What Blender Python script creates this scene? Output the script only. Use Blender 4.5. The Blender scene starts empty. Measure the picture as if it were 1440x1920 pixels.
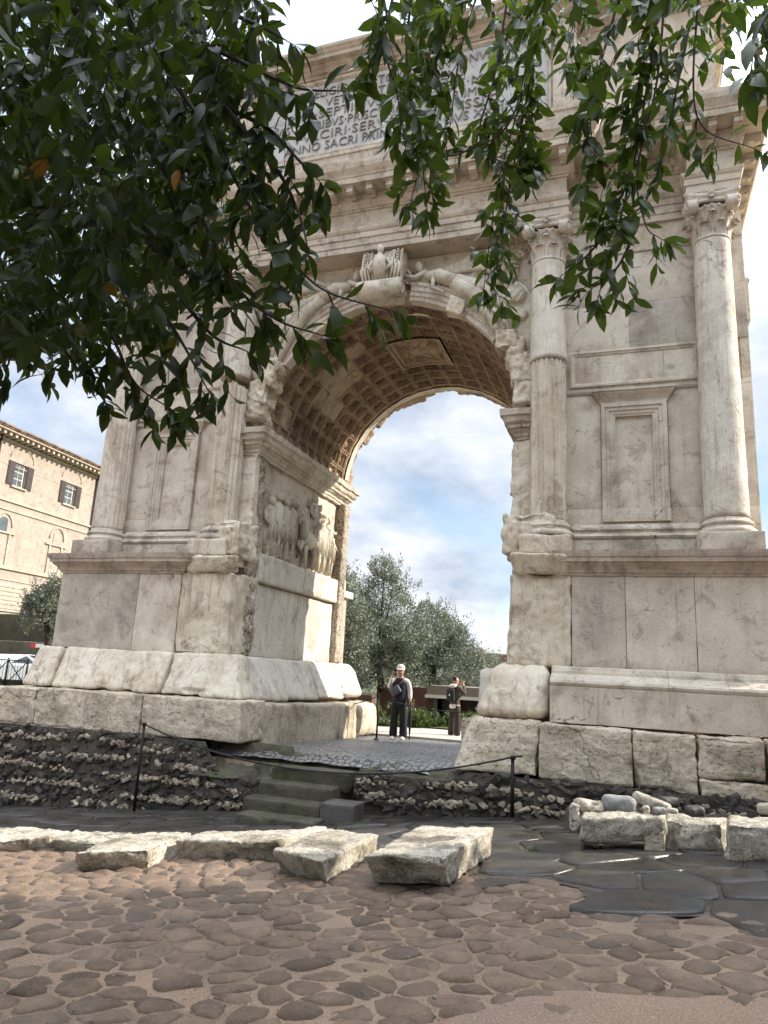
import bpy, bmesh, math, random
import numpy as np
from mathutils import Vector, Matrix
rnd = random.Random(7)
NR = np.random.default_rng(11)
scene = bpy.context.scene
COL = scene.collection

# ------------------------------------------------------------------ camera
CX, CY, CZ = 4.533, -12.4066, 1.1804
YAW, PITCH, ROLL, FPX = 0.3399, 0.2212, 0.0528, 1331.0
CAM = np.array([CX, CY, CZ])
def cam_axes():
    f = np.array([-math.sin(YAW)*math.cos(PITCH), math.cos(YAW)*math.cos(PITCH), math.sin(PITCH)])
    r = np.cross(f, [0, 0, 1.]); r /= np.linalg.norm(r); u = np.cross(r, f)
    c, s = math.cos(ROLL), math.sin(ROLL)
    return c*r+s*u, -s*r+c*u, f
RV, UV, FV = cam_axes()
cam = bpy.data.cameras.new('camera'); camo = bpy.data.objects.new('camera', cam); COL.objects.link(camo)
cam.sensor_fit = 'VERTICAL'; cam.sensor_height = 36.0; cam.lens = 36.0*FPX/1920.0
cam.clip_start = 0.05; cam.clip_end = 4000
M = Matrix(((RV[0], UV[0], -FV[0], CX), (RV[1], UV[1], -FV[1], CY), (RV[2], UV[2], -FV[2], CZ), (0, 0, 0, 1)))
camo.matrix_world = M
scene.camera = camo
def ray(u, v): return FV + RV*((u-720)/FPX) - UV*((v-960)/FPX)
def at(u, v, t): return CAM + ray(u, v)*t                 # point seen at (u, v), t metres ahead
def proj(P):
    d = np.asarray(P, float)-CAM; z = d@FV
    return 720+FPX*(d@RV)/z, 960-FPX*(d@UV)/z
GX, GY = -0.088, 0.042                                    # tilt of the old road in front of the arch
def gz(x, y): return -0.79 - GX*(x-2.87) - GY*(y+1.5)
def on_ground(u, v, h=0.0):
    d = ray(u, v); n = np.array([GX, GY, 1.]); n0 = np.array([2.87, -1.5, -0.79+h])
    return CAM + d*(((n0-CAM)@n)/(d@n))

# ------------------------------------------------------------------ sky and sun
SUN_EL, SUN_AZ = math.radians(31), math.radians(67)        # azimuth from +y towards +x
sd = Vector((math.sin(SUN_AZ)*math.cos(SUN_EL), math.cos(SUN_AZ)*math.cos(SUN_EL), math.sin(SUN_EL)))
world = bpy.data.worlds.new('World'); scene.world = world; world.use_nodes = True
SKY_STRENGTH = 0.11
def build_world():
    nt = world.node_tree; N = nt.nodes; L = nt.links; N.clear()
    out = N.new('ShaderNodeOutputWorld'); bg = N.new('ShaderNodeBackground'); bg.inputs[1].default_value = SKY_STRENGTH
    sky = N.new('ShaderNodeTexSky'); sky.sky_type = 'NISHITA'; sky.sun_disc = False
    sky.sun_elevation = SUN_EL; sky.sun_rotation = SUN_AZ; sky.air_density = 1.0; sky.dust_density = 0.25; sky.ozone_density = 1.0
    tc = N.new('ShaderNodeTexCoord'); sep = N.new('ShaderNodeSeparateXYZ'); L.new(tc.outputs['Generated'], sep.inputs[0])
    add = N.new('ShaderNodeMath'); add.operation = 'ADD'; add.inputs[1].default_value = 0.42
    mx = N.new('ShaderNodeMath'); mx.operation = 'MAXIMUM'; mx.inputs[1].default_value = 0.0
    L.new(sep.outputs[2], mx.inputs[0]); L.new(mx.outputs[0], add.inputs[0])
    dv = N.new('ShaderNodeVectorMath'); dv.operation = 'DIVIDE'
    cb = N.new('ShaderNodeCombineXYZ')
    for i in range(3): L.new(add.outputs[0], cb.inputs[i])
    L.new(tc.outputs['Generated'], dv.inputs[0]); L.new(cb.outputs[0], dv.inputs[1])
    n1 = N.new('ShaderNodeTexNoise'); n1.inputs['Scale'].default_value = 1.5; n1.inputs['Detail'].default_value = 7; n1.inputs['Roughness'].default_value = .56; n1.inputs['Distortion'].default_value = .35
    n2 = N.new('ShaderNodeTexNoise'); n2.inputs['Scale'].default_value = 3.0; n2.inputs['Detail'].default_value = 6; n2.inputs['Roughness'].default_value = .6
    L.new(dv.outputs[0], n1.inputs['Vector']); L.new(dv.outputs[0], n2.inputs['Vector'])
    r1 = N.new('ShaderNodeMapRange'); r1.interpolation_type = 'SMOOTHSTEP'; r1.inputs[1].default_value = .38; r1.inputs[2].default_value = .60; r1.inputs[3].default_value = .28
    L.new(n1.outputs['Fac'], r1.inputs[0])
    r2 = N.new('ShaderNodeMapRange'); r2.inputs[1].default_value = .36; r2.inputs[2].default_value = .62; r2.inputs[3].default_value = .0; r2.inputs[4].default_value = 1.0
    L.new(n2.outputs['Fac'], r2.inputs[0])
    cc = N.new('ShaderNodeMix'); cc.data_type = 'RGBA'
    cc.inputs[6].default_value = (1.28, 1.50, 1.86, 1); cc.inputs[7].default_value = (2.42, 2.50, 2.66, 1)
    L.new(r2.outputs[0], cc.inputs[0])
    # overcast skies brighten towards the zenith
    zr = N.new('ShaderNodeMapRange'); zr.interpolation_type = 'SMOOTHSTEP'; zr.inputs[1].default_value = 0.36; zr.inputs[2].default_value = 1.0; zr.inputs[3].default_value = .92; zr.inputs[4].default_value = 7.2
    L.new(mx.outputs[0], zr.inputs[0])
    vm = N.new('ShaderNodeVectorMath'); vm.operation = 'SCALE'; L.new(cc.outputs[2], vm.inputs[0]); L.new(zr.outputs[0], vm.inputs['Scale'])
    sb = N.new('ShaderNodeVectorMath'); sb.operation = 'SCALE'; sb.inputs['Scale'].default_value = .44; L.new(sky.outputs[0], sb.inputs[0])
    m = N.new('ShaderNodeMix'); m.data_type = 'RGBA'; L.new(r1.outputs[0], m.inputs[0]); L.new(sb.outputs[0], m.inputs[6]); L.new(vm.outputs[0], m.inputs[7])
    L.new(m.outputs[2], bg.inputs[0]); L.new(bg.outputs[0], out.inputs[0])
build_world()
sl = bpy.data.lights.new('sun', 'SUN'); sl.energy = 2.0; sl.angle = math.radians(0.6); sl.color = (1.0, .92, .80)
so = bpy.data.objects.new('sun', sl); COL.objects.link(so); so.rotation_euler = sd.to_track_quat('Z', 'Y').to_euler()
scene.view_settings.view_transform = 'Standard'; scene.view_settings.look = 'None'
scene.view_settings.exposure = 2.1; scene.view_settings.gamma = 1.0; scene.view_settings.use_curve_mapping = False

# ------------------------------------------------------------------ noise (numpy)
def _hash(ix, iy, iz, seed):
    h = (ix.astype(np.int64)*374761393 + iy.astype(np.int64)*668265263 + iz.astype(np.int64)*1103515245 + seed*1274126177) & 0xffffffff
    h = ((h ^ (h >> 13))*1274126177) & 0xffffffff
    h = (h ^ (h >> 16)) & 0xffffffff
    return h/2147483648.0-1.0
def vnoise(P, seed=0):
    P = np.asarray(P, float); seed = int(seed)
    F = np.floor(P); f = P-F; f = f*f*(3-2*f); I = F.astype(np.int64)
    r = 0
    for dx in (0, 1):
        wx = f[:, 0] if dx else 1-f[:, 0]
        for dy in (0, 1):
            wy = f[:, 1] if dy else 1-f[:, 1]
            for dz in (0, 1):
                wz = f[:, 2] if dz else 1-f[:, 2]
                r = r + wx*wy*wz*_hash(I[:, 0]+dx, I[:, 1]+dy, I[:, 2]+dz, seed)
    return r
def fbm(P, oct=4, seed=0, rough=.5):
    P = np.asarray(P, float); a = 1; s = 0; t = 0
    for i in range(oct):
        s = s + a*vnoise(P*(2.03**i)+i*17.3, seed+i); t += a; a *= rough
    return s/t

# ------------------------------------------------------------------ object helpers
def tag(o, label=None, cat=None, group=None, kind=None):
    if label: o['label'] = label
    if cat: o['category'] = cat
    if group: o['group'] = group
    if kind: o['kind'] = kind
    return o
def thing(name, label, cat, loc=(0, 0, 0), rz=0, group=None):
    o = bpy.data.objects.new(name, None); COL.objects.link(o); o.location = loc; o.rotation_euler = (0, 0, rz)
    o.empty_display_size = .2
    return tag(o, label, cat, group)
class MB:
    def __init__(s): s.v = []; s.f = []; s.sm = []
    def add(s, vs, fs, smooth=False):
        n = len(s.v); s.v.extend([tuple(map(float, p)) for p in vs])
        for f in fs: s.f.append(tuple(i+n for i in f)); s.sm.append(smooth)
        return s
    def box(s, x0, x1, y0, y1, z0, z1):
        return s.add([(x0, y0, z0), (x1, y0, z0), (x1, y1, z0), (x0, y1, z0), (x0, y0, z1), (x1, y0, z1), (x1, y1, z1), (x0, y1, z1)],
                     [(0, 3, 2, 1), (4, 5, 6, 7), (0, 1, 5, 4), (1, 2, 6, 5), (2, 3, 7, 6), (3, 0, 4, 7)])
    def tube(s, pts, rad, n=8, cap=True):
        pts = [Vector(p) for p in pts]; rad = rad if hasattr(rad, '__len__') else [rad]*len(pts)
        vs = []; fs = []; ref = None
        for i, p in enumerate(pts):
            d = (pts[min(i+1, len(pts)-1)]-pts[max(i-1, 0)]).normalized()
            if ref is None: ref = Vector((0, 0, 1)) if abs(d.z) < .9 else Vector((1, 0, 0))
            a = d.cross(ref).normalized(); b = d.cross(a); ref = -a.cross(d) if False else ref
            for k in range(n):
                t = 2*math.pi*k/n; vs.append(p+(a*math.cos(t)+b*math.sin(t))*rad[i])
        for i in range(len(pts)-1):
            for k in range(n):
                k2 = (k+1) % n; fs.append((i*n+k, i*n+k2, (i+1)*n+k2, (i+1)*n+k))
        if cap: fs.append(tuple(range(n))[::-1]); fs.append(tuple((len(pts)-1)*n+k for k in range(n)))
        return s.add(vs, fs, True)
    def lathe(s, prof, n=24, cx=0, cy=0, a0=0, a1=2*math.pi, flute=None):
        full = abs(a1-a0-2*math.pi) < 1e-6; m = n if full else n+1; vs = []; fs = []
        for r, z in prof:
            for k in range(m):
                t = a0+(a1-a0)*k/n; vs.append((cx+r*math.cos(t), cy+r*math.sin(t), z))
        for i in range(len(prof)-1):
            for k in range(n):
                k2 = (k+1) % m; fs.append((i*m+k, i*m+k2, (i+1)*m+k2, (i+1)*m+k))
        return s.add(vs, fs, True)
    def mesh(s, name):
        me = bpy.data.meshes.new(name); me.from_pydata(s.v, [], s.f)
        me.polygons.foreach_set('use_smooth', s.sm); me.update(); return me
    def build(s, name, mat, parent=None): return obj(name, s.mesh(name), mat, parent)
def obj(name, me, mat, parent=None):
    if mat is not None and len(me.materials) == 0: me.materials.append(mat)
    o = bpy.data.objects.new(name, me); COL.objects.link(o)
    if parent is not None: o.parent = parent
    return o
def npmesh(name, V, F, smooth=True):
    V = np.asarray(V, np.float32); F = np.asarray(F, np.int32); me = bpy.data.meshes.new(name); k = F.shape[1]
    me.vertices.add(len(V)); me.vertices.foreach_set('co', V.ravel())
    me.loops.add(F.size); me.loops.foreach_set('vertex_index', F.ravel())
    me.polygons.add(len(F)); me.polygons.foreach_set('loop_start', np.arange(0, F.size, k, dtype=np.int32))
    me.polygons.foreach_set('use_smooth', np.full(len(F), smooth)); me.update(calc_edges=True); me.validate(); return me

def hexa(C8, res=.1, amp=.01, rad=.03, seed=0, freq=3.0, chip=0.0, oct=4, maxseg=90, chipf=1.6, hf=.35):
    """rounded, weathered stone: C8 corners indexed x + 2y + 4z"""
    C8 = np.asarray(C8, float)
    e = lambda a, b: np.linalg.norm(C8[a]-C8[b])
    L = np.array([np.mean([e(0, 1), e(2, 3), e(4, 5), e(6, 7)]), np.mean([e(0, 2), e(1, 3), e(4, 6), e(5, 7)]), np.mean([e(0, 4), e(1, 5), e(2, 6), e(3, 7)])])
    n = np.clip(np.ceil(L/res).astype(int), 2, maxseg)
    rad = min(rad, .45*L.min()); key = {}; V = []; F = []
    TK = []
    for a in range(3):
        if rad < L[a]/n[a]*.9 and n[a] >= 2: n[a] += 2; TK.append(np.concatenate([[0, rad], np.linspace(rad, L[a]-rad, n[a]-1)[1:-1], [L[a]-rad, L[a]]])/L[a])
        else: TK.append(np.linspace(0, 1, n[a]+1))
    for ax in range(3):
        a, b = [(1, 2), (2, 0), (0, 1)][ax]
        for side in (0, 1):
            idx = np.zeros((n[a]+1, n[b]+1), int)
            for i in range(n[a]+1):
                for j in range(n[b]+1):
                    k = [0, 0, 0]; k[ax] = n[ax]*side; k[a] = i; k[b] = j; k = tuple(k)
                    if k not in key: key[k] = len(V); V.append((TK[0][k[0]], TK[1][k[1]], TK[2][k[2]]))
                    idx[i, j] = key[k]
            for i in range(n[a]):
                for j in range(n[b]):
                    q = (idx[i, j], idx[i+1, j], idx[i+1, j+1], idx[i, j+1])
                    F.append(q if side else q[::-1])
    P = np.array(V)*L
    Q = np.clip(P, rad, L-rad); D = P-Q; dn = np.linalg.norm(D, axis=1, keepdims=True); D = D/np.maximum(dn, 1e-9)
    B = Q + D*rad
    def tri(B):
        t = B/L; x, y, z = t[:, :1], t[:, 1:2], t[:, 2:]
        r = 0
        for i in range(8):
            r = r + C8[i]*((x if i & 1 else 1-x)*(y if i & 2 else 1-y)*(z if i & 4 else 1-z))
        return r
    W = tri(B); off = seed*3.7
    h = amp*fbm(W*freq+off, oct, seed)+amp*hf*fbm(W*freq*4.3+off, 3, seed+9, .6)
    if chip:
        edge = np.clip((np.count_nonzero((P < 2.2*rad) | (P > L-2.2*rad), axis=1)-1)/1.0, 0, 1)
        c = np.clip(fbm(W*chipf+off+9, 3, seed+5)-.12, 0, 1)
        h = h - chip*c*(.25+.75*edge)
    W2 = tri(B + D*h[:, None])
    return W2, np.array(F)
def stone(name, C8, mat, parent, **k):
    V, F = hexa(C8, **k); return obj(name, npmesh(name, V, F), mat, parent)
def bx(x0, x1, y0, y1, z0, z1):
    return [(x, y, z) for z in (z0, z1) for y in (y0, y1) for x in (x0, x1)]

def sweep(plan, prof, closed=True, caps=True, step=.16, amp=.004, seed=0, freq=4.0):
    """prof [(out, z)] carried round plan (outward on the right hand side), mitred, with a little wear"""
    P = [np.array(p, float) for p in plan]; n = len(P)
    pts = []; offs = []
    for i in range(n):
        if closed or 0 < i < n-1:
            a = P[i]-P[i-1]; b = P[(i+1) % n]-P[i]
        elif i == 0: a = b = P[1]-P[0]
        else: a = b = P[-1]-P[-2]
        na = np.array([a[1], -a[0]])/np.hypot(*a); nb = np.array([b[1], -b[0]])/np.hypot(*b)
        m = na+nb; m = m/(m@na); pts.append(P[i]); offs.append(m)
    RP = []; RO = []
    rng = range(n) if closed else range(n-1)
    for i in rng:
        j = (i+1) % n; L = np.hypot(*(pts[j]-pts[i])); k = max(1, int(L/step))
        for t in range(k):
            s = t/k; RP.append(pts[i]*(1-s)+pts[j]*s); RO.append(offs[i]*(1-s)+offs[j]*s)
    if not closed: RP.append(pts[-1]); RO.append(offs[-1])
    m = len(RP); V = []
    for o, z in prof:
        for p, q in zip(RP, RO): V.append((p[0]+q[0]*o, p[1]+q[1]*o, z))
    V = np.array(V)
    if amp:
        D = np.stack([fbm(V*freq+31*a+seed, 3, seed+a) for a in range(3)], 1); V = V+D*amp
    F = []
    for i in range(len(prof)-1):
        for k in range(m if closed else m-1):
            k2 = (k+1) % m; F.append((i*m+k, i*m+k2, (i+1)*m+k2, (i+1)*m+k))
    mb = MB(); mb.add(V, F)
    if caps and closed:
        mb.f.append(tuple(range(m))[::-1]); mb.sm.append(False)
        mb.f.append(tuple((len(prof)-1)*m+k for k in range(m))); mb.sm.append(False)
    return mb
def grid(fn, nu, nv):
    u, v = np.meshgrid(np.linspace(0, 1, nu+1), np.linspace(0, 1, nv+1), indexing='ij')
    V = fn(u.ravel(), v.ravel()); i, j = np.meshgrid(np.arange(nu), np.arange(nv), indexing='ij'); i = i.ravel(); j = j.ravel(); w = nv+1
    F = np.stack([i*w+j, (i+1)*w+j, (i+1)*w+j+1, i*w+j+1], 1); return V, F

# ------------------------------------------------------------------ materials
def srgb(r, g, b):
    f = lambda c: (c/255/12.92 if c/255 <= .04045 else ((c/255+.055)/1.055)**2.4)
    return (f(r), f(g), f(b), 1)
def new_mat(name):
    m = bpy.data.materials.new(name); m.use_nodes = True; nt = m.node_tree; nt.nodes.clear(); return m, nt
class NT:
    def __init__(s, nt): s.nt = nt; s.N = nt.nodes; s.L = nt.links
    def n(s, t, **k):
        o = s.N.new(t)
        for a, b in k.items(): setattr(o, a, b)
        return o
    def link(s, a, b): s.L.new(a, b)
    def pos(s, scale=(1, 1, 1), obj=False):
        g = s.n('ShaderNodeTexCoord').outputs['Object'] if obj else s.n('ShaderNodeNewGeometry').outputs['Position']
        m = s.n('ShaderNodeVectorMath', operation='MULTIPLY'); m.inputs[1].default_value = scale; s.link(g, m.inputs[0]); return m.outputs[0]
    def noise(s, vec, scale, detail=5, rough=.55, dist=0):
        n = s.n('ShaderNodeTexNoise'); n.inputs['Scale'].default_value = scale; n.inputs['Detail'].default_value = detail; n.inputs['Roughness'].default_value = rough; n.inputs['Distortion'].default_value = dist
        s.link(vec, n.inputs['Vector']); return n.outputs['Fac']
    def ramp(s, f, a, b, c=0., d=1., smooth=True):
        r = s.n('ShaderNodeMapRange'); r.interpolation_type = 'SMOOTHSTEP' if smooth else 'LINEAR'
        for i, x in enumerate((a, b, c, d)): r.inputs[i+1].default_value = x
        s.link(f, r.inputs[0]); return r.outputs[0]
    def mix(s, f, a, b, blend='MIX'):
        m = s.n('ShaderNodeMix', data_type='RGBA', blend_type=blend)
        for i, x in ((0, f), (6, a), (7, b)):
            if isinstance(x, (int, float)): m.inputs[i].default_value = x
            elif isinstance(x, tuple): m.inputs[i].default_value = x
            else: s.link(x, m.inputs[i])
        return m.outputs[2]
    def math(s, op, a, b=0.):
        m = s.n('ShaderNodeMath', operation=op)
        for i, x in enumerate((a, b)):
            if isinstance(x, (int, float)): m.inputs[i].default_value = x
            else: s.link(x, m.inputs[i])
        return m.outputs[0]
    def out(s, col, rough=.8, bump=None, bstr=.3, bdist=.02, spec=.35, extra=None):
        o = s.n('ShaderNodeOutputMaterial'); b = s.n('ShaderNodeBsdfPrincipled')
        if isinstance(col, tuple): b.inputs['Base Color'].default_value = col
        else: s.link(col, b.inputs['Base Color'])
        if isinstance(rough, (int, float)): b.inputs['Roughness'].default_value = rough
        else: s.link(rough, b.inputs['Roughness'])
        b.inputs['Specular IOR Level'].default_value = spec
        if bump is not None:
            bp = s.n('ShaderNodeBump'); bp.inputs['Strength'].default_value = bstr; bp.inputs['Distance'].default_value = bdist
            s.link(bump, bp.inputs['Height']); s.link(bp.outputs[0], b.inputs['Normal'])
        s.link(b.outputs[0], o.inputs[0]); return b
def stone_mat(name, c1, c2, stain, stain_amt=.5, pore=(9, 9, 40), pore_amt=.35, streak=(5, 5, .45), streak_amt=.35, bump=.5, bdist=.012, var=.10, rough=.82, grain=38., moss=None, moss_amt=0., patch=0.9, pore_th=.40, grime=.40, crack=.7):
    m, nt = new_mat(name); g = NT(nt)
    p = g.pos(); base = g.mix(g.ramp(g.noise(p, 1.7, 8, .62, .4), .33, .67), c1, c2)
    st = g.ramp(g.noise(g.pos((1, 1, .8)), patch, 7, .66, .5), .50, .68, 0, stain_amt)
    base = g.mix(st, base, stain)
    sk = g.ramp(g.noise(g.pos(streak), 1.0, 6, .62, .2), .50, .74, 0, streak_amt)
    base = g.mix(sk, base, stain)
    gr = g.noise(p, 2.9, 10, .74, .6); base = g.mix(g.ramp(gr, .545, .60, 0, grime), base, (stain[0]*.62, stain[1]*.62, stain[2]*.62, 1)); base = g.mix(g.ramp(gr, .44, .39, 0, grime*.8), base, (min(c1[0]*1.12, .85), min(c1[1]*1.12, .85), min(c1[2]*1.12, .85), 1))
    rs = g.noise(g.pos((17, 17, .55)), 1.0, 4, .6, .3); base = g.mix(g.math('MULTIPLY', g.ramp(rs, .60, .68), g.ramp(g.noise(p, .8, 3), .46, .6, 0, grime)), base, (stain[0]*.5, stain[1]*.5, stain[2]*.5, 1))
    fine = g.noise(p, grain, 5, .7)
    wv = g.n('ShaderNodeTexNoise'); wv.inputs['Scale'].default_value = 2.2; wv.inputs['Detail'].default_value = 5; g.link(p, wv.inputs['Vector'])
    av = g.n('ShaderNodeVectorMath', operation='MULTIPLY_ADD'); g.link(wv.outputs['Color'], av.inputs[0]); av.inputs[1].default_value = (.9, .9, .9); g.link(p, av.inputs[2])
    vo = g.n('ShaderNodeTexVoronoi'); vo.feature = 'DISTANCE_TO_EDGE'; vo.inputs['Scale'].default_value = .85; g.link(av.outputs[0], vo.inputs['Vector'])
    ck = g.math('MULTIPLY', g.ramp(vo.outputs[0], .003, .009, 1, 0), g.ramp(g.noise(p, .7, 3), .56, .62, 0, crack)); base = g.mix(ck, base, (stain[0]*.4, stain[1]*.4, stain[2]*.4, 1))
    base = g.mix(g.ramp(fine, .3, .7, .0, .22), base, (0.02, .017, .014, 1))
    pr = g.noise(g.pos(pore), 1.0, 5, .7); po = g.ramp(pr, pore_th-.07, pore_th, 1, 0)
    base = g.mix(g.math('MULTIPLY', po, pore_amt), base, (.06, .045, .032, 1))
    if moss:
        geo = g.n('ShaderNodeNewGeometry'); sp = g.n('ShaderNodeSeparateXYZ'); g.link(geo.outputs['Normal'], sp.inputs[0])
        mo = g.ramp(g.noise(p, 2.2, 7, .7, .3), .45, .68, 0, moss_amt)
        base = g.mix(mo, base, moss)
    oi = g.n('ShaderNodeObjectInfo'); hv = g.n('ShaderNodeHueSaturation'); g.link(base, hv.inputs['Color'])
    g.link(g.ramp(oi.outputs['Random'], 0, 1, 1-var, 1+var, False), hv.inputs['Value'])
    h = g.math('ADD', g.math('MULTIPLY', fine, .5), g.math('MULTIPLY', g.noise(p, 9, 6, .65), .8))
    h = g.math('SUBTRACT', h, g.math('MULTIPLY', po, .7)); h = g.math('SUBTRACT', h, g.math('MULTIPLY', ck, 1.0)); h = g.math('ADD', h, g.math('MULTIPLY', gr, .6))
    g.out(hv.outputs[0], rough, h, bump, bdist); return m
def plain(name, col, rough=.6, metal=0, spec=.4, nscale=0, namt=.3, dark=None):
    m, nt = new_mat(name); g = NT(nt); c = col; bump = None
    if nscale:
        f = g.noise(g.pos(), nscale, 5, .6); c = g.mix(g.ramp(f, .35, .65, 0, namt), col, dark or (col[0]*.4, col[1]*.4, col[2]*.4, 1)); bump = f
    b = g.out(c, rough, bump, .25, .004, spec); b.inputs['Metallic'].default_value = metal; return m
def L3(r, g, b): return (r, g, b, 1)
MT = {}
MT['trav'] = stone_mat('restored_travertine', L3(0.700, 0.625, 0.512), L3(0.560, 0.487, 0.389), L3(.33, .24, .165), .62, pore=(7, 7, 26), pore_amt=.42, streak_amt=.3, var=.055, pore_th=.39, patch=1.1)
MT['travsm'] = stone_mat('smooth_travertine', L3(0.740, 0.676, 0.571), L3(0.580, 0.518, 0.424), L3(.34, .26, .19), .38, pore=(26, 26, 2.2), pore_amt=.5, streak=(16, 16, .5), streak_amt=.5, var=.03, pore_th=.40)
MT['travgrey'] = stone_mat('grey_travertine', L3(0.570, 0.504, 0.417), L3(0.414, 0.361, 0.295), L3(0.270, 0.211, 0.167), .62, pore=(8, 8, 18), pore_amt=.35, var=.05, patch=.9, streak_amt=.25)
MT['marble'] = stone_mat('old_marble', L3(0.720, 0.646, 0.512), L3(0.580, 0.497, 0.379), L3(.29, .20, .13), .5, pore=(14, 14, 6), pore_amt=.3, streak=(9, 9, .35), streak_amt=.7, var=.04, patch=1.2)
MT['mould'] = stone_mat('weathered_moulding', L3(0.660, 0.584, 0.473), L3(0.510, 0.441, 0.350), L3(.20, .15, .11), .55, pore=(5, 5, 40), pore_amt=.4, streak=(3.5, 3.5, 1.2), streak_amt=.45, var=.04, patch=1.3)
MT['dark'] = stone_mat('sooty_moulding', L3(0.581, 0.486, 0.398), L3(0.434, 0.357, 0.287), L3(0.180, 0.138, 0.105), .6, pore=(4, 4, 50), pore_amt=.5, streak=(6, 6, 1), streak_amt=.5, var=.05, patch=1.6)
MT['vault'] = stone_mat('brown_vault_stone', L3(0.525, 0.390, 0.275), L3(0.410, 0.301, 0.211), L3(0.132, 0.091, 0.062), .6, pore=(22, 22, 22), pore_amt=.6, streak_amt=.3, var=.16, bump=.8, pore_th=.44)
MT['plaster'] = stone_mat('vault_patch', L3(0.475, 0.370, 0.266), L3(0.361, 0.275, 0.195), L3(.17, .12, .085), .65, var=.02, patch=2.)
MT['relief'] = stone_mat('carved_marble', L3(0.700, 0.635, 0.512), L3(0.550, 0.482, 0.374), L3(.22, .165, .12), .5, pore=(16, 16, 16), pore_amt=.3, var=.05, bump=.4)
MT['white'] = stone_mat('pale_marble', L3(.70, .645, .55), L3(.56, .51, .425), L3(.33, .255, .185), .62, pore=(8, 8, 20), pore_amt=.3, streak_amt=.45, var=.03, patch=1.1)
MT['block'] = stone_mat('rough_limestone', L3(0.680, 0.580, 0.444), L3(0.515, 0.429, 0.317), L3(.22, .17, .115), .6, pore=(14, 14, 34), pore_amt=.4, streak=(2, 2, 11), streak_amt=.5, bump=1., bdist=.03, var=.08, moss=L3(.27, .245, .10), moss_amt=.13, grain=26, pore_th=.41)
MT['slab'] = stone_mat('old_kerb_stone', L3(.60, .54, .44), L3(.44, .39, .30), L3(.10, .082, .06), .85, pore=(60, 60, 60), pore_amt=.5, streak=(6, 6, 6), streak_amt=.5, bump=1., bdist=.03, var=.05, moss=L3(.17, .155, .07), moss_amt=.3, grain=30, patch=1.6, pore_th=.44, rough=.75)
MT['pit'] = stone_mat('pitted_marble', L3(.56, .48, .38), L3(.42, .35, .27), L3(.16, .12, .085), .6, pore=(22, 22, 22), pore_amt=.7, bump=1., bdist=.04, grain=20, pore_th=.46, var=.05)
MT['rubw'] = stone_mat('pale_rubble', L3(0.374, 0.313, 0.232), L3(0.244, 0.198, 0.142), L3(.15, .12, .09), .5, var=.35, grain=30)
MT['rubd'] = stone_mat('dark_rubble', L3(0.075, 0.061, 0.050), L3(0.046, 0.038, 0.032), L3(0.020, 0.017, 0.014), .5, var=.35, grain=30, rough=.75)
MT['mortar'] = stone_mat('wall_mortar', L3(0.120, 0.095, 0.073), L3(0.069, 0.055, 0.043), L3(0.022, 0.018, 0.015), .6, var=.05, bump=1, bdist=.05, grain=14)
MT['moss'] = stone_mat('mossy_stone', L3(0.092, 0.080, 0.058), L3(0.056, 0.051, 0.032), L3(0.028, 0.025, 0.018), .6, var=.12, bump=.9, bdist=.025, moss=L3(.060, .070, .018), moss_amt=.65, grain=24, rough=.75, patch=2.)
MT['greyblock'] = stone_mat('grey_tuff', L3(0.112, 0.101, 0.090), L3(0.083, 0.075, 0.068), L3(0.038, 0.034, 0.030), .5, var=.05, grain=40, rough=.6, patch=2)
MT['boulder'] = stone_mat('grey_boulder', L3(.32, .31, .285), L3(.22, .215, .20), L3(.09, .085, .075), .5, var=.15, grain=30, patch=3)
MT['brickwall'] = stone_mat('old_brickwork', L3(.20, .10, .065), L3(.14, .07, .048), L3(.06, .04, .03), .5, pore=(3, 3, 14), pore_amt=.4, var=.1)
MT['bldg'] = stone_mat('ochre_render', L3(0.393, 0.334, 0.274), L3(0.342, 0.286, 0.235), L3(.30, .23, .175), .4, pore=(2, 2, 2), pore_amt=.05, streak=(1.2, 1.2, .2), streak_amt=.4, bump=.1, var=.03, grain=6)
MT['bldgtrim'] = stone_mat('pale_render_trim', L3(.46, .39, .31), L3(.40, .335, .265), L3(.28, .22, .17), .35, pore=(2, 2, 2), pore_amt=.05, bump=.1, var=.05, grain=6)
MT['gwall'] = stone_mat('dark_garden_wall', L3(.10, .085, .058), L3(.06, .055, .038), L3(.034, .032, .022), .6, var=.05, moss=L3(.05, .055, .02), moss_amt=.5)
MT['shutter'] = plain('shutter_paint', L3(.038, .026, .024), .5)
MT['iron'] = plain('dark_iron', L3(.022, .021, .021), .5, .6, nscale=30)
MT['rope'] = plain('black_rope', L3(.012, .012, .012), .7)
MT['glass'] = plain('window_glass', L3(.10, .12, .13), .12, 0, .6, nscale=2, namt=.6)
MT['frame'] = plain('window_frame_paint', L3(.55, .52, .46), .5)
MT['tile'] = stone_mat('roof_tile', L3(.26, .17, .12), L3(.18, .13, .10), L3(.08, .07, .06), .5, var=.25)
MT['bronze'] = plain('dark_bronze', L3(.19, .16, .125), .5, .2, nscale=20)
MT['panel'] = stone_mat('inscription_marble', L3(.56, .56, .54), L3(.47, .47, .46), L3(.30, .28, .25), .4, streak_amt=.4, var=.02, pore_amt=.1)
MT['bark'] = stone_mat('bark', L3(.045, .035, .026), L3(.028, .022, .018), L3(.012, .01, .008), .5, var=.05, bump=1, streak=(12, 12, 2))
MT['twig'] = plain('twig_bark', L3(.022, .016, .012), .7)
MT['path'] = plain('pale_path', L3(.42, .38, .31), .85, nscale=5, namt=.25)
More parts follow.
